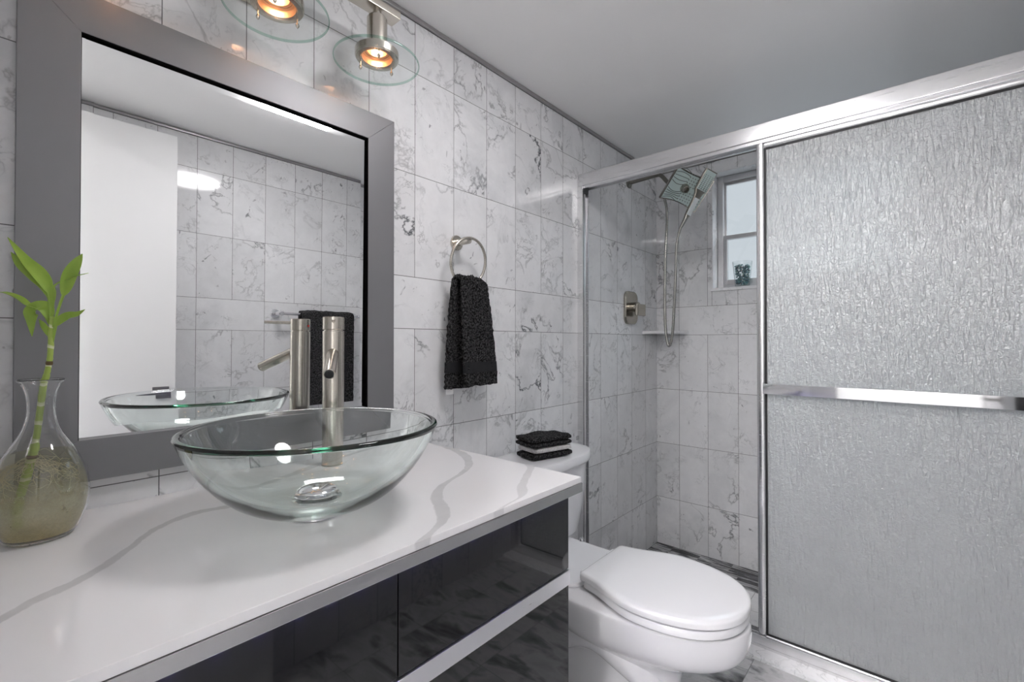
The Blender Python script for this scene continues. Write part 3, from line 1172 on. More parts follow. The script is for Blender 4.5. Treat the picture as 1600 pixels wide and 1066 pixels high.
lathe(bm, [(0.028, 0.0005), (0.043, 0.0005), (0.0445, 0.002), (0.043, 0.0125), (0.028, 0.0125)], (BX, BY, ZK), 48, close=True)
finish('mounting_ring', bm, M['chrome'], bas)

# ---------------------------------------------------------------- faucet
QX, QY = 0.097, 0.545
fau = thing('faucet', 'tall cylindrical brushed nickel faucet behind the glass basin', 'faucet', (QX, QY, ZK))
bm = bmesh.new()
rod(bm, (QX, QY, ZK + 0.0005), (QX, QY, ZK + 0.003), 0.0255, seg=48)
rod(bm, (QX, QY, ZK + 0.003), (QX, QY, ZK + 0.3285), 0.0240, seg=48, bev=0.0015)
fb = finish('column', bm, M['nickel'], fau)
bm = bmesh.new()
lathe(bm, [(0.0, ZK + 0.331), (0.0225, ZK + 0.331), (0.0240, ZK + 0.3325), (0.0240, ZK + 0.3595), (0.0228, ZK + 0.361), (0.0, ZK + 0.361)], (QX, QY, 0), 48)
rod(bm, (QX, QY, ZK + 0.328), (QX, QY, ZK + 0.332), 0.021, seg=40)
cap = finish('handle_cap', bm, M['nickel'], fau)
dl = Vector((cos(radians(-28)), sin(radians(-28)), 0))
bm = bmesh.new()
pc = Vector((QX, QY, ZK + 0.351))
rod(bm, pc + dl * 0.020, pc + dl * 0.108 + Vector((0, 0, 0.002)), 0.0042, seg=20, bev=0.001)
finish('lever', bm, M['nickel'], cap)
bm = bmesh.new()
pr = Vector((QX, QY, ZK + 0.343)) - dl * 0.0238
rod(bm, pr, pr - dl * 0.0012, 0.0028, seg=16)
finish('red_dot', bm, M['red'], cap)
ds = Vector((cos(radians(-32)), sin(radians(-32)), 0))
p0 = Vector((QX, QY, 1.018)) + ds * 0.010
p1 = Vector((QX, QY, 0.972)) + ds * 0.112
bm = bmesh.new()
rod(bm, p0, p1, 0.0125, seg=36, bev=0.001)
sp = finish('spout', bm, M['nickel'], fau)
bm = bmesh.new()
dd = (p1 - p0).normalized()
lathe(bm, [(0.0098, 0.0002), (0.0098, 0.0018), (0.0075, 0.0022), (0.0070, 0.0006), (0.0045, 0.0006), (0.0040, 0.0016), (0.0, 0.0016)], p1, 28, axis_mat(dd))
finish('aerator', bm, M['slate'], sp)

# ---------------------------------------------------------------- carafe, water, bamboo
CX, CY = 0.105, 0.062
vas = thing('glass_vase', 'clear glass carafe of cloudy water holding a bamboo stalk', 'vase', (CX, CY, ZK))
vp = [(0.0, 0.001), (0.034, 0.001), (0.040, 0.004), (0.0475, 0.018), (0.0545, 0.040), (0.0575, 0.062), (0.0560, 0.085), (0.0500, 0.108), (0.0410, 0.130),
      (0.0310, 0.148), (0.0225, 0.165), (0.0175, 0.184), (0.0162, 0.203), (0.0180, 0.222), (0.0225, 0.236), (0.0272, 0.2425)]
sm = [(p.x, p.y) for p in catmull([(r, z, 0) for r, z in vp], 4)]
sm = [(max(r, 0.0), z) for r, z in sm]
sm[0] = (0.0, 0.001)
bm = bmesh.new()
inn = [(max(r - 0.0020, 0.0), z) for r, z in sm if z > 0.006]
lathe(bm, sm + [(0.0276, 0.2440), (0.0264, 0.2446)] + inn[::-1] + [(0.0, 0.0062)], (CX, CY, ZK), 72)
finish('vase_body', bm, M['vase_solid'], vas, angle=80, wn=False)
wl = 0.132
wp = [(max(r - 0.0026, 0.0), max(z, 0.0068)) for r, z in sm if z < wl]
wp[0] = (0.0, 0.0068)
wp += [(0.0370, wl), (0.0, wl)]
bm = bmesh.new()
lathe(bm, wp, (CX, CY, ZK), 64)
finish('water', bm, M['water'], vas)

bam = thing('lucky_bamboo', 'single green bamboo stalk with curling leaves standing in the carafe', 'plant', (CX, CY, ZK + 0.006))
stem_pts = [(0.0785, 0.0385, 0.7520), (0.0785, 0.0390, 0.7861), (0.0905, 0.0492, 0.8406), (0.0988, 0.0566, 0.8852), (0.1040, 0.0610, 0.9348), (0.1076, 0.0643, 0.9745),
            (0.1105, 0.0669, 0.9865), (0.1141, 0.07, 1.0093), (0.1155, 0.0712, 1.0292), (0.116, 0.0716, 1.0541), (0.1166, 0.0722, 1.080)]
sp_ = catmull(stem_pts, 8)
nr = len(sp_)
rad = []
for i, p in enumerate(sp_):
    t = i / (nr - 1)
    base = 0.0058 if t < 0.30 else (0.0043 if t < 0.62 else 0.0036)
    if t > 0.9:
        base = 0.0030
    rad.append(base * (1.0 + 0.10 * (abs(((t * 11) % 1) - 0.5) > 0.42)))
bm = bmesh.new()
tube(bm, sp_, rad, 14)
finish('stem', bm, M['stem'], bam)
for (p, r) in (((0.1141, 0.0700, 1.0075), 0.0045), ((0.0950, 0.0532, 0.862), 0.0070)):
    bm = bmesh.new()
    lathe(bm, [(0.0, -0.004), (r * 0.85, -0.003), (r, 0.0), (r * 0.85, 0.003), (0.0, 0.004)], p, 14)
    finish('node_ring', bm, M['node'], bam)
rnd = random.Random(3)
bm = bmesh.new()
for k in range(70):
    a = rnd.uniform(0, 2 * pi)
    p = Vector((0.0950, 0.0532, 0.862 - rnd.uniform(0, 0.012)))
    pts = [p]
    for s in range(9):
        lim = 0.045
        a += rnd.uniform(-0.7, 0.7)
        p = p + Vector((cos(a) * 0.008, sin(a) * 0.008, rnd.uniform(-0.009, 0.003)))
        q = p - Vector((CX, CY, p.z))
        if q.length > lim:
            p = Vector((CX, CY, p.z)) + q.normalized() * lim
            a += 1.2
        pts.append(p.copy())
    tube(bm, catmull(pts, 3), 0.00028, 5)
o = finish('roots', bm, M['root'], bam)
o['kind'] = 'stuff'


def leaf(path, width, facing, profile='lance', fold=0.25, petiole=0.25):
    """a leaf along a path; facing = direction the blade faces"""
    pts = catmull(path, 8)
    n = len(pts)
    fv = Vector(facing).normalized()
    bm = bmesh.new()
    rows = []
    for i, p in enumerate(pts):
        t = i / (n - 1)
        tg = (pts[min(i + 1, n - 1)] - pts[max(i - 1, 0)]).normalized()
        sd = tg.cross(fv)
        if sd.length < 1e-4:
            sd = tg.orthogonal()
        sd.normalize()
        nn = sd.cross(tg).normalized()
        if t < petiole:
            w = 0.0016 + 0.0006 * t
        else:
            u = (t - petiole) / (1 - petiole)
            w = 0.0016 * (1 - u) + width * (sin(pi * min(1, u ** 0.75))) ** 0.8 * 0.5
        if i == n - 1:
            w = 0.0003
        rows.append([bm.verts.new(p + sd * w * k + nn * (abs(k) * w * fold)) for k in (-1, -0.55, 0, 0.55, 1)])
    for a, b in zip(rows[:-1], rows[1:]):
        for k in range(4):
            bm.faces.new((a[k], a[k + 1], b[k + 1], b[k]))
    bmesh.ops.recalc_face_normals(bm, faces=bm.faces)
    bmesh.ops.solidify(bm, geom=list(bm.faces), thickness=0.0005)
    return finish('leaf', bm, M['leaf'], bam, angle=60)


CAMV = (0.72, -0.05, 0.1)
leaf([(0.1158, 0.0715, 1.070), (0.1142, 0.07, 1.1039), (0.1102, 0.0666, 1.1289), (0.1003, 0.0579, 1.1488), (0.0852, 0.0447, 1.1688), (0.0639, 0.026, 1.2037)], 0.0165, CAMV, petiole=0.30)
leaf([(0.1142, 0.07, 1.090), (0.1105, 0.0669, 1.1239), (0.0976, 0.0557, 1.1430), (0.0797, 0.0401, 1.1620), (0.0678, 0.0295, 1.1807)], 0.017, (0.8, -0.3, 0.35), petiole=0.15)
leaf([(0.1174, 0.0729, 1.0591), (0.1247, 0.0793, 1.094), (0.1313, 0.085, 1.1189), (0.1370, 0.0899, 1.1439), (0.1452, 0.0972, 1.1638), (0.1519, 0.103, 1.1778)], 0.0155, CAMV, petiole=0.36)
leaf([(0.1166, 0.0721, 1.070), (0.1180, 0.0733, 1.100), (0.1190, 0.0742, 1.1239), (0.1267, 0.081, 1.1339), (0.1416, 0.094, 1.1419), (0.1589, 0.1091, 1.1479)], 0.0075, (0.5, -0.3, 1.0), petiole=0.22)
leaf([(0.1175, 0.0730, 1.040), (0.1205, 0.0755, 1.0591), (0.1234, 0.0781, 1.0711), (0.1346, 0.0879, 1.081), (0.1458, 0.0977, 1.084), (0.1555, 0.1062, 1.091)], 0.0095, CAMV, petiole=0.30)
leaf([(0.1150, 0.0708, 1.060), (0.1144, 0.0702, 1.074), (0.1098, 0.0662, 1.092), (0.1007, 0.0583, 1.0950), (0.0928, 0.0515, 1.087), (0.0921, 0.0509, 1.074), (0.0936, 0.052, 1.0491)], 0.0195, (0.75, -0.1, 0.5), petiole=0.18)
leaf([(0.1150, 0.0708, 1.066), (0.1050, 0.0620, 1.088), (0.0895, 0.0484, 1.0980), (0.0781, 0.0385, 1.1089), (0.0631, 0.0253, 1.1168), (0.0518, 0.0155, 1.1178)], 0.0075, (0.4, -0.2, 1), petiole=0.3)
leaf([(0.1155, 0.0712, 1.035), (0.1131, 0.069, 1.0521), (0.107, 0.0637, 1.0661), (0.1016, 0.0591, 1.076)], 0.006, CAMV, petiole=0.3)


# ---------------------------------------------------------------- towel ring and hand towel
TRY = 1.022
trg = thing('towel_ring', 'brushed nickel towel ring on the marble wall', 'towel ring', (0.0, TRY, 1.37))
bm = bmesh.new()
lathe(bm, [(0.0, 0.0012), (0.0235, 0.0012), (0.0245, 0.003), (0.0245, 0.008), (0.023, 0.010), (0.0, 0.010)], (0, TRY - 0.008, 1.362), 36, axis_mat((1, 0, 0)))
rod(bm, (0.008, TRY - 0.008, 1.362), (0.066, TRY - 0.008, 1.362), 0.0105, seg=28, bev=0.002)
finish('wall_mount', bm, M['nickel'], trg)
bm = bmesh.new()
RR = 0.074
rc = Vector((0.056, TRY - 0.002, 1.362 - RR + 0.0075))
tube(bm, [rc + Vector((0.012 * cos(2 * pi * k / 56), RR * sin(2 * pi * k / 56), RR * cos(2 * pi * k / 56))) for k in range(56)], 0.0046, 14, closed=True)
finish('ring', bm, M['nickel'], trg)


def cloth_strip(bm, stations, nseg=26, jitter=0.0, seed=1, waves=2.0):
    """lofted cloth; station: centre(x,y,z), half width, half thickness, normal(x,z), wave amplitude"""
    r = random.Random(seed)
    rings = []
    for c, hw, ht, nx, nz, amp in stations:
        ring = []
        half = nseg // 2
        for side in (1, -1):
            for i in range(half):
                s = -1 + 2 * (i + 0.5) / half
                s *= side
                e = sqrt(max(0.0, 1 - abs(s) ** 6))
                off = amp * sin(s * waves * pi + 0.6) + side * ht * e
                j = r.gauss(0, jitter)
                ring.append((c[0] + nx * (off + j), c[1] + s * hw + r.gauss(0, jitter), c[2] + nz * (off + j) + r.gauss(0, jitter)))
        rings.append(ring)
    loft(bm, rings)


def lerp(a, b, t):
    return a + (b - a) * t


ht = thing('hand_towel', 'black terry hand towel folded through the towel ring', 'towel', (0.06, 1.03, 0.90))
ringbot = rc.z - RR
st = []
# rear leaf, from its hem up
n = 44
for i in range(n):
    t = i / (n - 1)
    z = lerp(0.895, ringbot + 0.008, t)
    k = t ** 1.6
    st.append(((lerp(0.034, 0.044, t), lerp(0.996, 1.012, k), z), lerp(0.060, 0.056, k), 0.0085, 1, 0, 0.003))
for a in range(1, 8):
    th = pi * a / 8
    st.append(((0.056 - 0.013 * cos(th), lerp(1.012, 1.030, a / 8), ringbot + 0.008 + 0.014 * sin(th)), 0.057, 0.0085, cos(th), -sin(th) * -1, 0.002))
# front leaf going down
for i in range(n):
    t = 1 - i / (n - 1)
    z = lerp(0.905, ringbot + 0.008, t)
    k = t ** 1.6
    st.append(((lerp(0.083, 0.068, t), lerp(1.047, 1.030, k), z), lerp(0.075, 0.058, k), 0.0110, -1, 0, -0.004))
bm = bmesh.new()
cloth_strip(bm, st, 72, 0.0011, 4)
body = finish('towel_body', bm, M['terry_black'], ht, angle=80)
bm = bmesh.new()
bs = []
for i in range(7):
    z = lerp(0.945, 0.978, i / 6)
    t = (z - 0.905) / (ringbot + 0.008 - 0.905)
    k = t ** 1.6
    bs.append(((lerp(0.083, 0.068, t), lerp(1.047, 1.030, k), z), lerp(0.0755, 0.058, k), 0.0125, -1, 0, -0.004))
cloth_strip(bm, bs, 72)
finish('woven_band', bm, M['band'], ht, angle=80)
bm = bmesh.new()
bs = []
for i in range(7):
    z = lerp(0.945, 0.978, i / 6)
    t = (z - 0.895) / (ringbot + 0.008 - 0.895)
    k = t ** 1.6
    bs.append(((lerp(0.034, 0.044, t), lerp(0.996, 1.012, k), z), lerp(0.0605, 0.056, k), 0.0100, 1, 0, 0.003))
cloth_strip(bm, bs, 72)
finish('woven_band', bm, M['band'], ht, angle=80)
bm = bmesh.new()
box(bm, 0.0350, 0.0362, 0.944, 0.974, 0.878, 0.900)
tag(finish('care_label', bm, M['label'], ht, smooth=False), 'white care label')

# ---------------------------------------------------------------- towel bar and bath towel on the right wall (in the mirror)
BZ = 1.172
tb = thing('towel_bar', 'chrome towel bar on right wall, seen in the mirror', 'towel bar', (RW, 1.26, BZ))
bm = bmesh.new()
rod(bm, (1.402, 1.020, BZ), (1.402, 1.500, BZ), 0.0075, seg=20)
finish('bar', bm, M['chrome'], tb)
for yy in (1.034, 1.486):
    bm = bmesh.new()
    lathe(bm, [(0, 0.001), (0.024, 0.001), (0.025, 0.004), (0.022, 0.010), (0.0, 0.010)], (RW, yy, BZ), 32, axis_mat((-1, 0, 0)))
    rod(bm, (RW - 0.008, yy, BZ), (1.390, yy, BZ), 0.0115, seg=20, bev=0.002)
    finish('bar_mount', bm, M['chrome'], tb)
st = []
for i in range(26):
    t = i / 25
    st.append(((1.432, 1.287, lerp(0.66, BZ, t)), 0.158, 0.0075, 1, 0, 0.0015))
for a in range(1, 8):
    th = pi * a / 8
    st.append(((1.402 + 0.019 * cos(th) + 0.011 * (1 - a / 8), 1.287, BZ + 0.017 * sin(th)), 0.158, 0.0075, cos(th), sin(th), 0.001))
for i in range(26):
    t = 1 - i / 25
    st.append(((1.383, 1.287, lerp(0.62, BZ, t)), 0.158, 0.008, -1, 0, -0.0015))
bm = bmesh.new()
cloth_strip(bm, st, 48, 0.0007, 8, 3.0)
tag(finish('bath_towel', bm, M['terry_black'], angle=80), 'long black bath towel over the bar on right wall, seen in the mirror', 'towel')

# ---------------------------------------------------------------- toilet
TY = 1.270
toi = thing('toilet', 'white elongated two-piece toilet with closed lid between vanity and shower', 'toilet', (0.40, TY, 0.0))


def seat_outline(x0, x1, hw, hb, n=64, sq=2.25):
    """egg outline, straight back edge at x0 with half width hb, nose at x1"""
    pts = []
    xm = x0 + (x1 - x0) * 0.46
    half = n // 2
    # nose half: superellipse from (xm, hw) around to (xm, -hw)
    for i in range(half + 1):
        a = pi / 2 - pi * i / half
        cx, sy = cos(a), sin(a)
        pts.append((xm + (x1 - xm) * abs(cx) ** (2 / sq), hw * (abs(sy) ** (2 / sq)) * (1 if sy >= 0 else -1)))
    # back to the hinge, one side then the other
    def side(sgn):
        r = []
        for i in range(1, 13):
            t = i / 13
            x = xm + (x0 - xm) * t
            w = hw + (hb - hw) * (t * t * (3 - 2 * t)) * 1.0
            r.append((x, sgn * w))
        return r
    left = side(-1)
    pts += left
    c = 0.012
    pts += [(x0 + c * 0.3, -hb + c * 0.3), (x0, -hb + c)]
    pts += [(x0, hb * (-1 + 2 * i / 6)) for i in range(1, 6)]
    pts += [(x0, hb - c), (x0 + c * 0.3, hb - c * 0.3)]
    pts += side(1)[::-1]
    return pts


def inset(pts, d, cx):
    """scale an outline towards its middle by about d metres"""
    xs = [p[0] for p in pts]
    hx = (max(xs) - min(xs)) / 2
    mx = (max(xs) + min(xs)) / 2
    hy = max(p[1] for p in pts)
    return [(mx + (x - mx) * (hx - d) / hx, y * (hy - d) / hy) for x, y in pts]


def ring3(pts, z, bulge=0.0):
    return [(x, TY + y, z) for x, y in pts]


LZ = 0.375
lid = seat_outline(0.385, 0.808, 0.178, 0.125)
bm = bmesh.new()
rings = [ring3(inset(lid, 0.006, 0), LZ - 0.024), ring3(lid, LZ - 0.021), ring3(lid, LZ - 0.010), ring3(inset(lid, 0.0025, 0), LZ - 0.0045), ring3(inset(lid, 0.009, 0), LZ - 0.0012),
         ring3(inset(lid, 0.022, 0), LZ), ring3(inset(lid, 0.06, 0), LZ + 0.0012), ring3(inset(lid, 0.12, 0), LZ + 0.002)]
loft(bm, rings)
finish('lid', bm, M['seat_plastic'], toi, angle=40)
bm = bmesh.new()
so = seat_outline(0.395, 0.806, 0.178, 0.120)
si = seat_outline(0.47, 0.745, 0.112, 0.06)
rings = [ring3(inset(so, 0.004, 0), LZ - 0.048), ring3(so, LZ - 0.044), ring3(so, LZ - 0.033), ring3(inset(so, 0.004, 0), LZ - 0.0275), ring3(si, LZ - 0.0275), ring3(si, LZ - 0.048)]
loft(bm, rings, False, False)
R0 = bm.verts[:]
finish('seat', bm, M['seat_plastic'], toi, angle=40)
for s in (-1, 1):
    bm = bmesh.new()
    box(bm, 0.372, 0.402, TY + s * 0.075 - 0.022, TY + s * 0.075 + 0.022, LZ - 0.047, LZ - 0.010, 0.006, 3)
    finish('hinge', bm, M['seat_plastic'], toi)

# bowl: lofted from the foot to the rim
def bowl_outline(x0, x1, hw, hb, sq=2.2):
    return seat_outline(x0, x1, hw, hb, sq=sq)


RZ = LZ - 0.052
bm = bmesh.new()
secs = [
    (0.000, bowl_outline(0.16, 0.640, 0.112, 0.105)),
    (0.030, bowl_outline(0.16, 0.638, 0.110, 0.105)),
    (0.060, bowl_outline(0.17, 0.630, 0.104, 0.100)),
    (0.120, bowl_outline(0.18, 0.632, 0.103, 0.095)),
    (0.160, bowl_outline(0.18, 0.655, 0.112, 0.095)),
    (0.190, bowl_outline(0.17, 0.705, 0.134, 0.100)),
    (0.212, bowl_outline(0.15, 0.760, 0.156, 0.105)),
    (0.232, bowl_outline(0.12, 0.792, 0.172, 0.112)),
    (0.256, bowl_outline(0.10, 0.806, 0.180, 0.122)),
    (0.285, bowl_outline(0.09, 0.812, 0.184, 0.130)),
    (RZ - 0.010, bowl_outline(0.085, 0.811, 0.184, 0.135)),
    (RZ - 0.003, bowl_outline(0.087, 0.808, 0.181, 0.133)),
    (RZ, bowl_outline(0.092, 0.800, 0.174, 0.128)),
]
loft(bm, [ring3(o_, z) for z, o_ in secs])
bw_ = finish('bowl', bm, M['porcelain'], toi, angle=60)
ms = bw_.modifiers.new('sub', 'SUBSURF')
ms.levels = ms.render_levels = 1
# deck under the tank
bm = bmesh.new()
rr_ = []
for z, hx_, hy_ in ((0.20, 0.13, 0.105), (0.27, 0.16, 0.125), (RZ + 0.004, 0.178, 0.142), (RZ + 0.010, 0.174, 0.139)):
    rr_.append([(0.21 + a, TY + b, z) for a, b in rounded_rect(hx_ * 2, hy_ * 2, 0.05, 6)])
loft(bm, rr_)
finish('deck', bm, M['porcelain'], toi, angle=50)
# trapway swelling on each side of the pedestal
for s in (-1, 1):
    bm = bmesh.new()
    pts = catmull([(0.60, TY + s * 0.060, 0.09), (0.52, TY + s * 0.085, 0.16), (0.42, TY + s * 0.098, 0.205), (0.31, TY + s * 0.098, 0.16), (0.24, TY + s * 0.09, 0.06), (0.23, TY + s * 0.085, 0.004)], 6)
    tube(bm, pts, [0.030 + 0.018 * sin(pi * i / (len(pts) - 1)) for i in range(len(pts))], 18)
    finish('trapway', bm, M['porcelain'], toi, angle=60)


def tank_outline(x0, x1, hw, n=26, sq=3.0):
    pts = [(x0, hw), (x0, -hw)]
    out = []
    for i in range(n + 1):
        a = -pi / 2 + pi * i / n
        c_, s_ = cos(a), sin(a)
        out.append((x0 + 0.04 + (x1 - x0 - 0.04) * abs(c_) ** (2 / sq), hw * abs(s_) ** (2 / sq) * (1 if s_ > 0 else -1)))
    return [(x0, hw - 0.006), (x0 + 0.0, 0), (x0, -hw + 0.006)] + out


bm = bmesh.new()
TKY = 0.042


def tring(pts, z):
    return [(x, TY + TKY + y, z) for x, y in pts]


loft(bm, [tring(tank_outline(0.030, 0.180, 0.195), RZ + 0.012), tring(tank_outline(0.025, 0.197, 0.212), RZ + 0.03), tring(tank_outline(0.020, 0.212, 0.232), 0.45),
          tring(tank_outline(0.018, 0.222, 0.243), 0.60)])
finish('tank', bm, M['porcelain'], toi, angle=40)
bm = bmesh.new()
tl_ = tank_outline(0.012, 0.238, 0.260)
loft(bm, [tring(inset(tl_, 0.012, 0), 0.600), tring(inset(tl_, 0.003, 0), 0.606), tring(tl_, 0.614), tring(tl_, 0.628), tring(inset(tl_, 0.004, 0), 0.637), tring(inset(tl_, 0.014, 0), 0.640),
          tring(inset(tl_, 0.05, 0), 0.641)])
finish('tank_lid', bm, M['porcelain'], toi, angle=40)
for s in (-1, 1):
    bm = bmesh.new()
    lathe(bm, [(0.0, 0.012), (0.007, 0.010), (0.010, 0.004), (0.010, 0.0), (0.0, 0.0)], (0.225, TY + TKY + s * 0.10, RZ + 0.010), 18)
    finish('bolt_cap', bm, M['chrome'], toi)

# ---------------------------------------------------------------- folded washcloths on the tank lid
def folded_cloth(name, cx, cy, z0, w, d, h, rot, mat, label, seed, layers=2, sag=0.0):
    """a folded cloth: fold roll towards the camera, layers visible at the ends"""
    r = random.Random(seed)
    bm = bmesh.new()
    ca, sa = cos(rot), sin(rot)
    nl = layers
    th = h / nl
    for k in range(nl):
        prof = []
        m = 16
        # cross section in (depth, z): rounded bar
        a_, b_ = d / 2 - r.uniform(0, 0.004), th / 2
        for i in range(28):
            t = 2 * pi * i / 28
            prof.append((a_ * (abs(cos(t)) ** 0.28) * (1 if cos(t) > 0 else -1), b_ * (abs(sin(t)) ** 0.5) * (1 if sin(t) > 0 else -1)))
        rings = []
        nn = 34
        for i in range(nn + 1):
            s = -1 + 2 * i / nn
            e = (1 - abs(s) ** 16) ** 0.5 if abs(s) < 1 else 0.0
            e = max(e, 0.72)
            u = s * w / 2
            zc = z0 + th * (k + 0.5) + 0.0015
            ring = []
            for (q, zz) in prof:
                wob = sag * (sin(u * 55 + q * 30 + seed) * 0.5 + sin(q * 90 + seed * 2) * 0.4) * (1 if zz > 0 and k == nl - 1 else 0.0)
                qq, z_ = q * (0.97 + 0.03 * e), zz * e + wob
                qq += r.gauss(0, 0.0006)
                z_ += abs(r.gauss(0, 0.0004)) * (1 if zz > 0 else 0)
                ring.append((cx + qq * ca - u * sa, cy + qq * sa + u * ca, zc + z_))
            rings.append(ring)
        loft(bm, rings)
    return tag(finish(name, bm, mat, angle=80), label, 'washcloth', 'washcloths stacked on the toilet tank')


RA = radians(-14)
TLZ = 0.6415
folded_cloth('washcloth', 0.142, 1.305, TLZ, 0.172, 0.105, 0.020, RA, M['terry_black'], 'black folded washcloth at the bottom of the stack on the toilet tank', 2, 1)
folded_cloth('washcloth', 0.140, 1.308, TLZ + 0.0208, 0.158, 0.108, 0.018, RA, M['terry_white'], 'white folded washcloth in the middle of the stack on the toilet tank', 5, 1)
folded_cloth('washcloth', 0.138, 1.305, TLZ + 0.0396, 0.166, 0.112, 0.033, RA, M['terry_black'], 'black rumpled washcloth on top of the stack on the toilet tank', 9, 2, 0.006)

# ---------------------------------------------------------------- shower enclosure
DY = 1.731
enc = thing('shower_enclosure', 'polished aluminium sliding shower enclosure with frosted rain glass door', 'shower door', (0.67, 1.76, 0.012))
bm = bmesh.new()
box(bm, 0.001, RW - 0.001, DY, DY + 0.058, 1.727, 1.781, 0.003)
box(bm, 0.001, RW - 0.001, DY + 0.006, DY + 0.014, 1.716, 1.728)
box(bm, 0.001, RW - 0.001, DY + 0.044, DY + 0.054, 1.716, 1.728)
finish('header_rail', bm, M['aluminium'], enc)
for xa, xb in ((0.001, 0.028), (RW - 0.028, RW - 0.001)):
    bm = bmesh.new()
    box(bm, xa, xb, DY, DY + 0.004, 0.03, 1.727)
    box(bm, xa, xb, DY + 0.046, DY + 0.050, 0.03, 1.727)
    box(bm, xa if xa < 0.5 else xb - 0.006, xa + 0.006 if xa < 0.5 else xb, DY + 0.004, DY + 0.046, 0.03, 1.727)
    box(bm, xa + 0.004, xb - 0.004, DY + 0.018, DY + 0.030, 0.03, 1.727)
    finish('wall_jamb', bm, M['aluminium'], enc)
bm = bmesh.new()
box(bm, 0.012, 0.030, DY + 0.006, DY + 0.045, 1.700, 1.7265)
finish('corner_bumper', bm, M['slate'], enc, smooth=False)
bm = bmesh.new()
box(bm, 0.001, RW - 0.001, DY + 0.002, DY + 0.062, 0.0125, 0.022, 0.001)
box(bm, 0.001, RW - 0.001, DY + 0.002, DY + 0.007, 0.022, 0.052, 0.001)
box(bm, 0.001, RW - 0.001, DY + 0.030, DY + 0.034, 0.022, 0.046, 0.001)
box(bm, 0.001, RW - 0.001, DY + 0.056, DY + 0.061, 0.022, 0.048, 0.001)
finish('bottom_track', bm, M['aluminium'], enc)
# the sliding frosted door, pushed to the right
PX0, PX1 = 0.716, RW - 0.030
PZ0, PZ1 = 0.040, 1.722
PY = DY + 0.010
dw = 0.026
bm = bmesh.new()


def half_round_bar(bm, a, b, w, d, wdir):
    """a frame member from a to b with a softly rounded front (towards -y)"""
    a, b = Vector(a), Vector(b)
    prof = []
    for i in range(9):
        t = pi * i / 8
        prof.append((-cos(t) * w / 2, -(sin(t) ** 0.6) * d * 0.45))
    prof += [(w / 2, d * 0.55), (-w / 2, d * 0.55)]
    wd = Vector(wdir)
    yv = Vector((0, 1, 0))
    loft(bm, [[p + wd * u + yv * v for u, v in prof] for p in (a, b)])


half_round_bar(bm, (PX0 + dw / 2, PY + 0.010, PZ0), (PX0 + dw / 2, PY + 0.010, PZ1), dw, 0.020, (1, 0, 0))
half_round_bar(bm, (PX1 - dw / 2, PY + 0.010, PZ0), (PX1 - dw / 2, PY + 0.010, PZ1), dw, 0.020, (1, 0, 0))
half_round_bar(bm, (PX0 + dw, PY + 0.010, PZ1 - 0.012), (PX1 - dw, PY + 0.010, PZ1 - 0.012), 0.024, 0.020, (0, 0, 1))
half_round_bar(bm, (PX0 + dw, PY + 0.010, PZ0 + 0.008), (PX1 - dw, PY + 0.010, PZ0 + 0.008), 0.014, 0.020, (0, 0, 1))
door = finish('sliding_door', bm, M['aluminium'], enc, angle=50)
gx0, gx1, gz0, gz1 = PX0 + dw, PX1 - dw, PZ0 + 0.015, PZ1 - 0.024
bm = bmesh.new()
box(bm, gx0, gx1, PY + 0.008, PY + 0.013, gz0, gz1)
tag(finish('frosted_pane', bm, M['rain_glass'], door, smooth=False), 'frosted rain-textured glass pane')
bm = bmesh.new()
g = 0.005
for b in [(gx0, gx0 + g, gz0, gz1), (gx1 - g, gx1, gz0, gz1), (gx0 + g, gx1 - g, gz0, gz0 + g), (gx0 + g, gx1 - g, gz1 - g, gz1)]:
    box(bm, b[0], b[1], PY + 0.0055, PY + 0.0155, b[2], b[3])
finish('gasket', bm, M['gasket'], door, smooth=False)
bm = bmesh.new()
box(bm, PX0 + 0.024, PX1 - 0.004, DY - 0.013, DY - 0.005, 0.868, 0.902, 0.001)
for xx in (PX0 + 0.030, PX1 - 0.020):
    box(bm, xx - 0.006, xx + 0.006, DY - 0.006, PY + 0.004, 0.876, 0.894)
finish('towel_rail', bm, M['chrome'], door)

# ---------------------------------------------------------------- shower fittings
SY = 2.215
sh = thing('shower_fixture', 'square curved nickel shower head with docked hand shower and hose', 'shower', (0.0, SY, 1.868))
bm = bmesh.new()
lathe(bm, [(0.0, 0.001), (0.026, 0.001), (0.027, 0.004), (0.022, 0.010), (0.013, 0.014), (0.0, 0.014)], (0, SY, 1.868), 32, axis_mat((1, 0, 0)))
ap = catmull([(0.004, SY, 1.868), (0.09, SY, 1.872), (0.150, SY, 1.874), (0.175, SY, 1.868), (0.205, SY, 1.832), (0.222, SY, 1.812)], 8)
tube(bm, ap, 0.0098, 18)
finish('shower_arm', bm, M['arm_steel'], sh)
# head frame of reference: face looks down and out into the room, towards the camera
hc = Vector((0.302, SY - 0.01, 1.772))
nrm = Vector((0.52, -0.62, -0.58)).normalized()
ux = Vector((0.80, 0.60, 0.0))
ux = (ux - nrm * ux.dot(nrm)).normalized()
uz = ux.cross(nrm).normalized()
if uz.z < 0:
    uz = -uz
# in-plane axes turned to match the photo
ang = radians(-24)
ux2 = (ux * cos(ang) + uz * sin(ang)).normalized()
uz2 = (-ux * sin(ang) + uz * cos(ang)).normalized()


def hp(a, b, d):
    """point on the head: a along ux2, b along uz2, d along the face normal; the plate is curved along a"""
    return hc + ux2 * a + uz2 * b + nrm * (d + 0.9 * a * a * 2.2)


bm = bmesh.new()
HWD, HHT = 0.098, 0.082
na, nb = 14, 10


def pinch(a):
    return HHT * (0.86 + 0.14 * (abs(a) / HWD) ** 1.6)


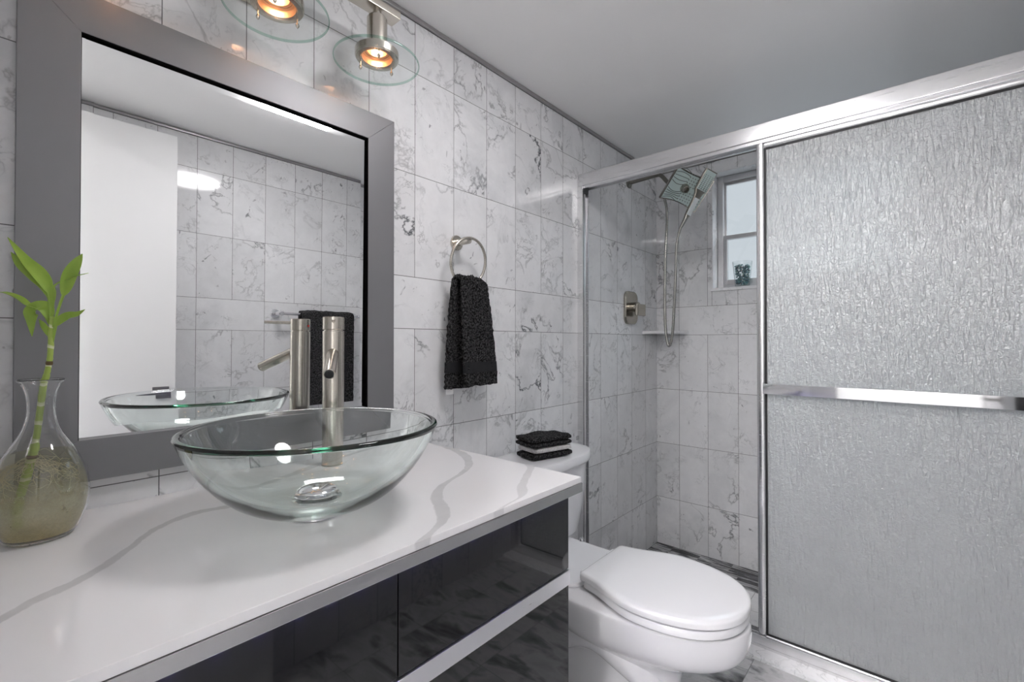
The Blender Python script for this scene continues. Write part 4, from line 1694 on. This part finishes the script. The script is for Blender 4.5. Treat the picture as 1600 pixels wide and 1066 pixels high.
g0, g1 = [], []
for i in range(na + 1):
    a = -HWD + 2 * HWD * i / na
    g0.append([bm.verts.new(hp(a, pinch(a) * (-1 + 2 * j / nb), 0.0)) for j in range(nb + 1)])
    g1.append([bm.verts.new(hp(a, pinch(a) * (-1 + 2 * j / nb), -0.016)) for j in range(nb + 1)])
for i in range(na):
    for j in range(nb):
        bm.faces.new((g0[i][j], g0[i + 1][j], g0[i + 1][j + 1], g0[i][j + 1]))
        bm.faces.new((g1[i][j], g1[i][j + 1], g1[i + 1][j + 1], g1[i + 1][j]))
    for j in (0, nb):
        bm.faces.new((g0[i][j], g0[i + 1][j], g1[i + 1][j], g1[i][j]))
for j in range(nb):
    for i in (0, na):
        bm.faces.new((g0[i][j], g0[i][j + 1], g1[i][j + 1], g1[i][j]))
finish('head_plate', bm, M['nickel_dark'], sh, angle=50)
bm = bmesh.new()
fc = []
for i in range(na + 1):
    a = -HWD * 0.95 + 2 * HWD * 0.95 * i / na
    fc.append([bm.verts.new(hp(a, pinch(a) * 0.93 * (-1 + 2 * j / nb), 0.0012)) for j in range(nb + 1)])
for i in range(na):
    for j in range(nb):
        bm.faces.new((fc[i][j], fc[i + 1][j], fc[i + 1][j + 1], fc[i][j + 1]))
finish('spray_face', bm, M['silicone'], sh)
bm = bmesh.new()
for i in range(8):
    for j in range(11):
        a = lerp(-0.01, 0.085, i / 7)
        b = lerp(-0.068, 0.068, j / 10)
        if abs(b) < 0.012:
            continue
        p = hp(a, b, 0.001)
        lathe(bm, [(0.0026, 0.0), (0.0022, 0.003), (0.0, 0.0034)], p, 8, axis_mat(nrm))
for sgn in (-1, 1):
    for k in range(5):
        pts = [hp(lerp(-0.090, -0.012, t / 8), sgn * (0.018 + 0.013 * k) + 0.006 * sin(pi * t / 8) * (k - 2), 0.0016) for t in range(9)]
        tube(bm, pts, 0.0014, 6)
o = finish('nozzles', bm, M['nozzle'], sh)
o['kind'] = 'stuff'
bm = bmesh.new()
kp = hp(-0.006, 0.0, 0.0)
lathe(bm, [(0.0, 0.0), (0.022, 0.0), (0.021, 0.010), (0.017, 0.022), (0.013, 0.026), (0.0, 0.027)], kp, 28, axis_mat(nrm))
finish('diverter_knob', bm, M['nickel_dark'], sh)
bm = bmesh.new()
jp = Vector((0.222, SY, 1.812))
lathe(bm, [(0.0, -0.010), (0.012, -0.008), (0.017, 0.0), (0.016, 0.012), (0.013, 0.03), (0.0, 0.034)], jp, 24, axis_mat(hp(-0.03, 0, -0.02) - jp))
rod(bm, jp + (hp(-0.03, 0, -0.02) - jp) * 0.3, hp(-0.03, 0, -0.014), 0.012)
finish('ball_joint', bm, M['nickel_dark'], sh)
# hand shower docked on the far edge
wt, wb = Vector((0.425, SY - 0.03, 1.822)), Vector((0.318, SY - 0.05, 1.622))
wdir = (wt - wb).normalized()
wn_ = Vector((0.62, -0.62, -0.40))
wn_ = (wn_ - wdir * wn_.dot(wdir)).normalized()
wsd = wdir.cross(wn_).normalized()
bm = bmesh.new()
rings = []
for t, hw_, hd_, bow in ((0.0, 0.009, 0.009, 0), (0.05, 0.011, 0.010, 0.001), (0.20, 0.014, 0.010, 0.002), (0.42, 0.015, 0.009, 0.004), (0.52, 0.020, 0.009, 0.004), (0.58, 0.028, 0.010, 0.004), (0.75, 0.030, 0.010, 0.001), (0.93, 0.031, 0.009, -0.004), (1.0, 0.030, 0.006, -0.007)):
    c = wb.lerp(wt, t) + wn_ * (-bow)
    rings.append([tuple(c + wsd * u + wn_ * v) for u, v in rounded_rect(hw_ * 2, hd_ * 2, min(hw_, hd_) * 0.6, 3)])
loft(bm, rings)
wand = finish('hand_shower', bm, M['nickel_dark'], sh, angle=45)
bm = bmesh.new()
rings = []
for t, bow in ((0.585, 0.004), (0.75, 0.001), (0.93, -0.004), (0.975, -0.006)):
    c = wb.lerp(wt, t) + wn_ * (-bow + 0.0098)
    rings.append([tuple(c + wsd * u + wn_ * v) for u, v in rounded_rect(0.050, 0.003, 0.001, 2)])
loft(bm, rings)
finish('spray_face', bm, M['silicone'], wand)
bm = bmesh.new()
for i in range(11):
    for j in range(4):
        c = wb.lerp(wt, lerp(0.61, 0.95, i / 10)) + wn_ * 0.0125 + wsd * lerp(-0.018, 0.018, j / 3)
        lathe(bm, [(0.002, -0.006), (0.0018, 0.002), (0.0, 0.0022)], c, 8, axis_mat(wn_))
o = finish('nozzles', bm, M['nozzle'], wand)
o['kind'] = 'stuff'
bm = bmesh.new()
rings = []
for t in (0.06, 0.12, 0.35, 0.42):
    c = wb.lerp(wt, t) + wn_ * 0.0085
    rings.append([tuple(c + wsd * u + wn_ * v) for u, v in rounded_rect(0.022, 0.004, 0.0015, 2)])
loft(bm, rings)
finish('grip', bm, M['satin_white'], wand)
hs = catmull([tuple(hp(-0.075, -0.070, -0.010)), (0.212, SY - 0.012, 1.66), (0.206, SY - 0.02, 1.45), (0.207, SY - 0.03, 1.22), (0.211, SY - 0.03, 1.09), (0.226, SY - 0.03, 1.022), (0.243, SY - 0.03, 1.075), (0.254, SY - 0.035, 1.20), (0.264, SY - 0.04, 1.36),
              (0.272, SY - 0.045, 1.50), (0.290, SY - 0.048, 1.575), tuple(wb + wdir * 0.012)], 10)
bm = bmesh.new()
tube(bm, hs, [0.0062 + 0.0005 * (i % 2) for i in range(len(hs))], 12)
rod(bm, tuple(wb - wdir * 0.045), tuple(wb + wdir * 0.002), 0.0075, 0.0105, seg=18)
finish('hose', bm, M['hose_steel'], sh, angle=70)

vc = thing('shower_valve', 'brushed nickel shower valve plate with lever knob on shower wall', 'faucet', (0.0, 2.225, 1.13))
bm = bmesh.new()
pl = rounded_rect(0.135, 0.170, 0.035, 8)
loft(bm, [[(x_, 2.225 + a, 1.219 + b) for a, b in [(q[0] * k, q[1] * k) for q in pl]] for x_, k in ((0.001, 1.0), (0.010, 1.0), (0.014, 0.95))])
finish('cover_plate', bm, M['nickel_dark'], vc, angle=40)
bm = bmesh.new()
rod(bm, (0.012, 2.225, 1.222), (0.052, 2.225, 1.222), 0.025, seg=36, bev=0.003)
box(bm, 0.040, 0.058, 2.20, 2.295, 1.176, 1.238, 0.006, 3)
finish('knob', bm, M['nickel_dark'], vc)

# corner shelf: quarter round marble
bm = bmesh.new()
lay = bm.loops.layers.float_color.new('tile')
q = [(0.0012, YB - 0.0012)] + [(0.0012 + 0.183 * sin(a) ** 0.8, YB - 0.0012 - 0.183 * cos(a) ** 0.8) for a in [pi / 2 * i / 16 for i in range(17)]]
loft(bm, [[(x_, y_, z_) for x_, y_ in q] for z_ in (1.086, 1.101)])
for f in bm.faces:
    for lp in f.loops:
        lp[lay] = (0.4, 0.9, 0.1, 1.05)
tag(finish('corner_shelf', bm, M['marble'], angle=30), 'small quarter-round marble shelf in the shower corner', 'shelf')

# tumbler of glass pebbles on the window sill
TX, TYW, TZ = 0.448, YB + 0.040, hz0 + 0.0125
tum = thing('glass_tumbler', 'clear tapered glass tumbler on the window sill in the shower', 'glass', (TX, TYW, TZ))
bm = bmesh.new()
lathe(bm, [(0.0, 0.0), (0.033, 0.0), (0.0345, 0.003), (0.0475, 0.132), (0.0455, 0.132), (0.0332, 0.008), (0.0, 0.008)], (TX, TYW, TZ), 40)
finish('tumbler_wall', bm, M['tumbler_glass'], tum)
bm = bmesh.new()
lay = bm.loops.layers.float_color.new('tile')
rnd = random.Random(12)
for k in range(300):
    z = rnd.uniform(0.014, 0.112)
    rmax = 0.0332 + (0.0455 - 0.0332) * (z - 0.008) / 0.124 - 0.0065
    a, r_ = rnd.uniform(0, 2 * pi), rmax * rnd.random() ** 0.35
    s_ = rnd.uniform(0.0045, 0.0068)
    res = bmesh.ops.create_icosphere(bm, subdivisions=1, radius=s_, matrix=Matrix.Translation((TX + r_ * cos(a), TYW + r_ * sin(a), TZ + z)) @ Matrix.Rotation(rnd.uniform(0, 3), 4, 'X') @ Matrix.Diagonal((1, 0.75, 0.85, 1)))
    cc = (rnd.random(), 0, 0, 1)
    for f in {f for v in res['verts'] for f in v.link_faces}:
        for lp in f.loops:
            lp[lay] = cc
tag(finish('glass_pebbles', bm, M['pebbles'], smooth=False), 'teal and grey glass pebbles filling the tumbler', 'pebbles', kind='stuff')

for o in bpy.data.objects:
    if '_world' in o.keys():
        del o['_world']
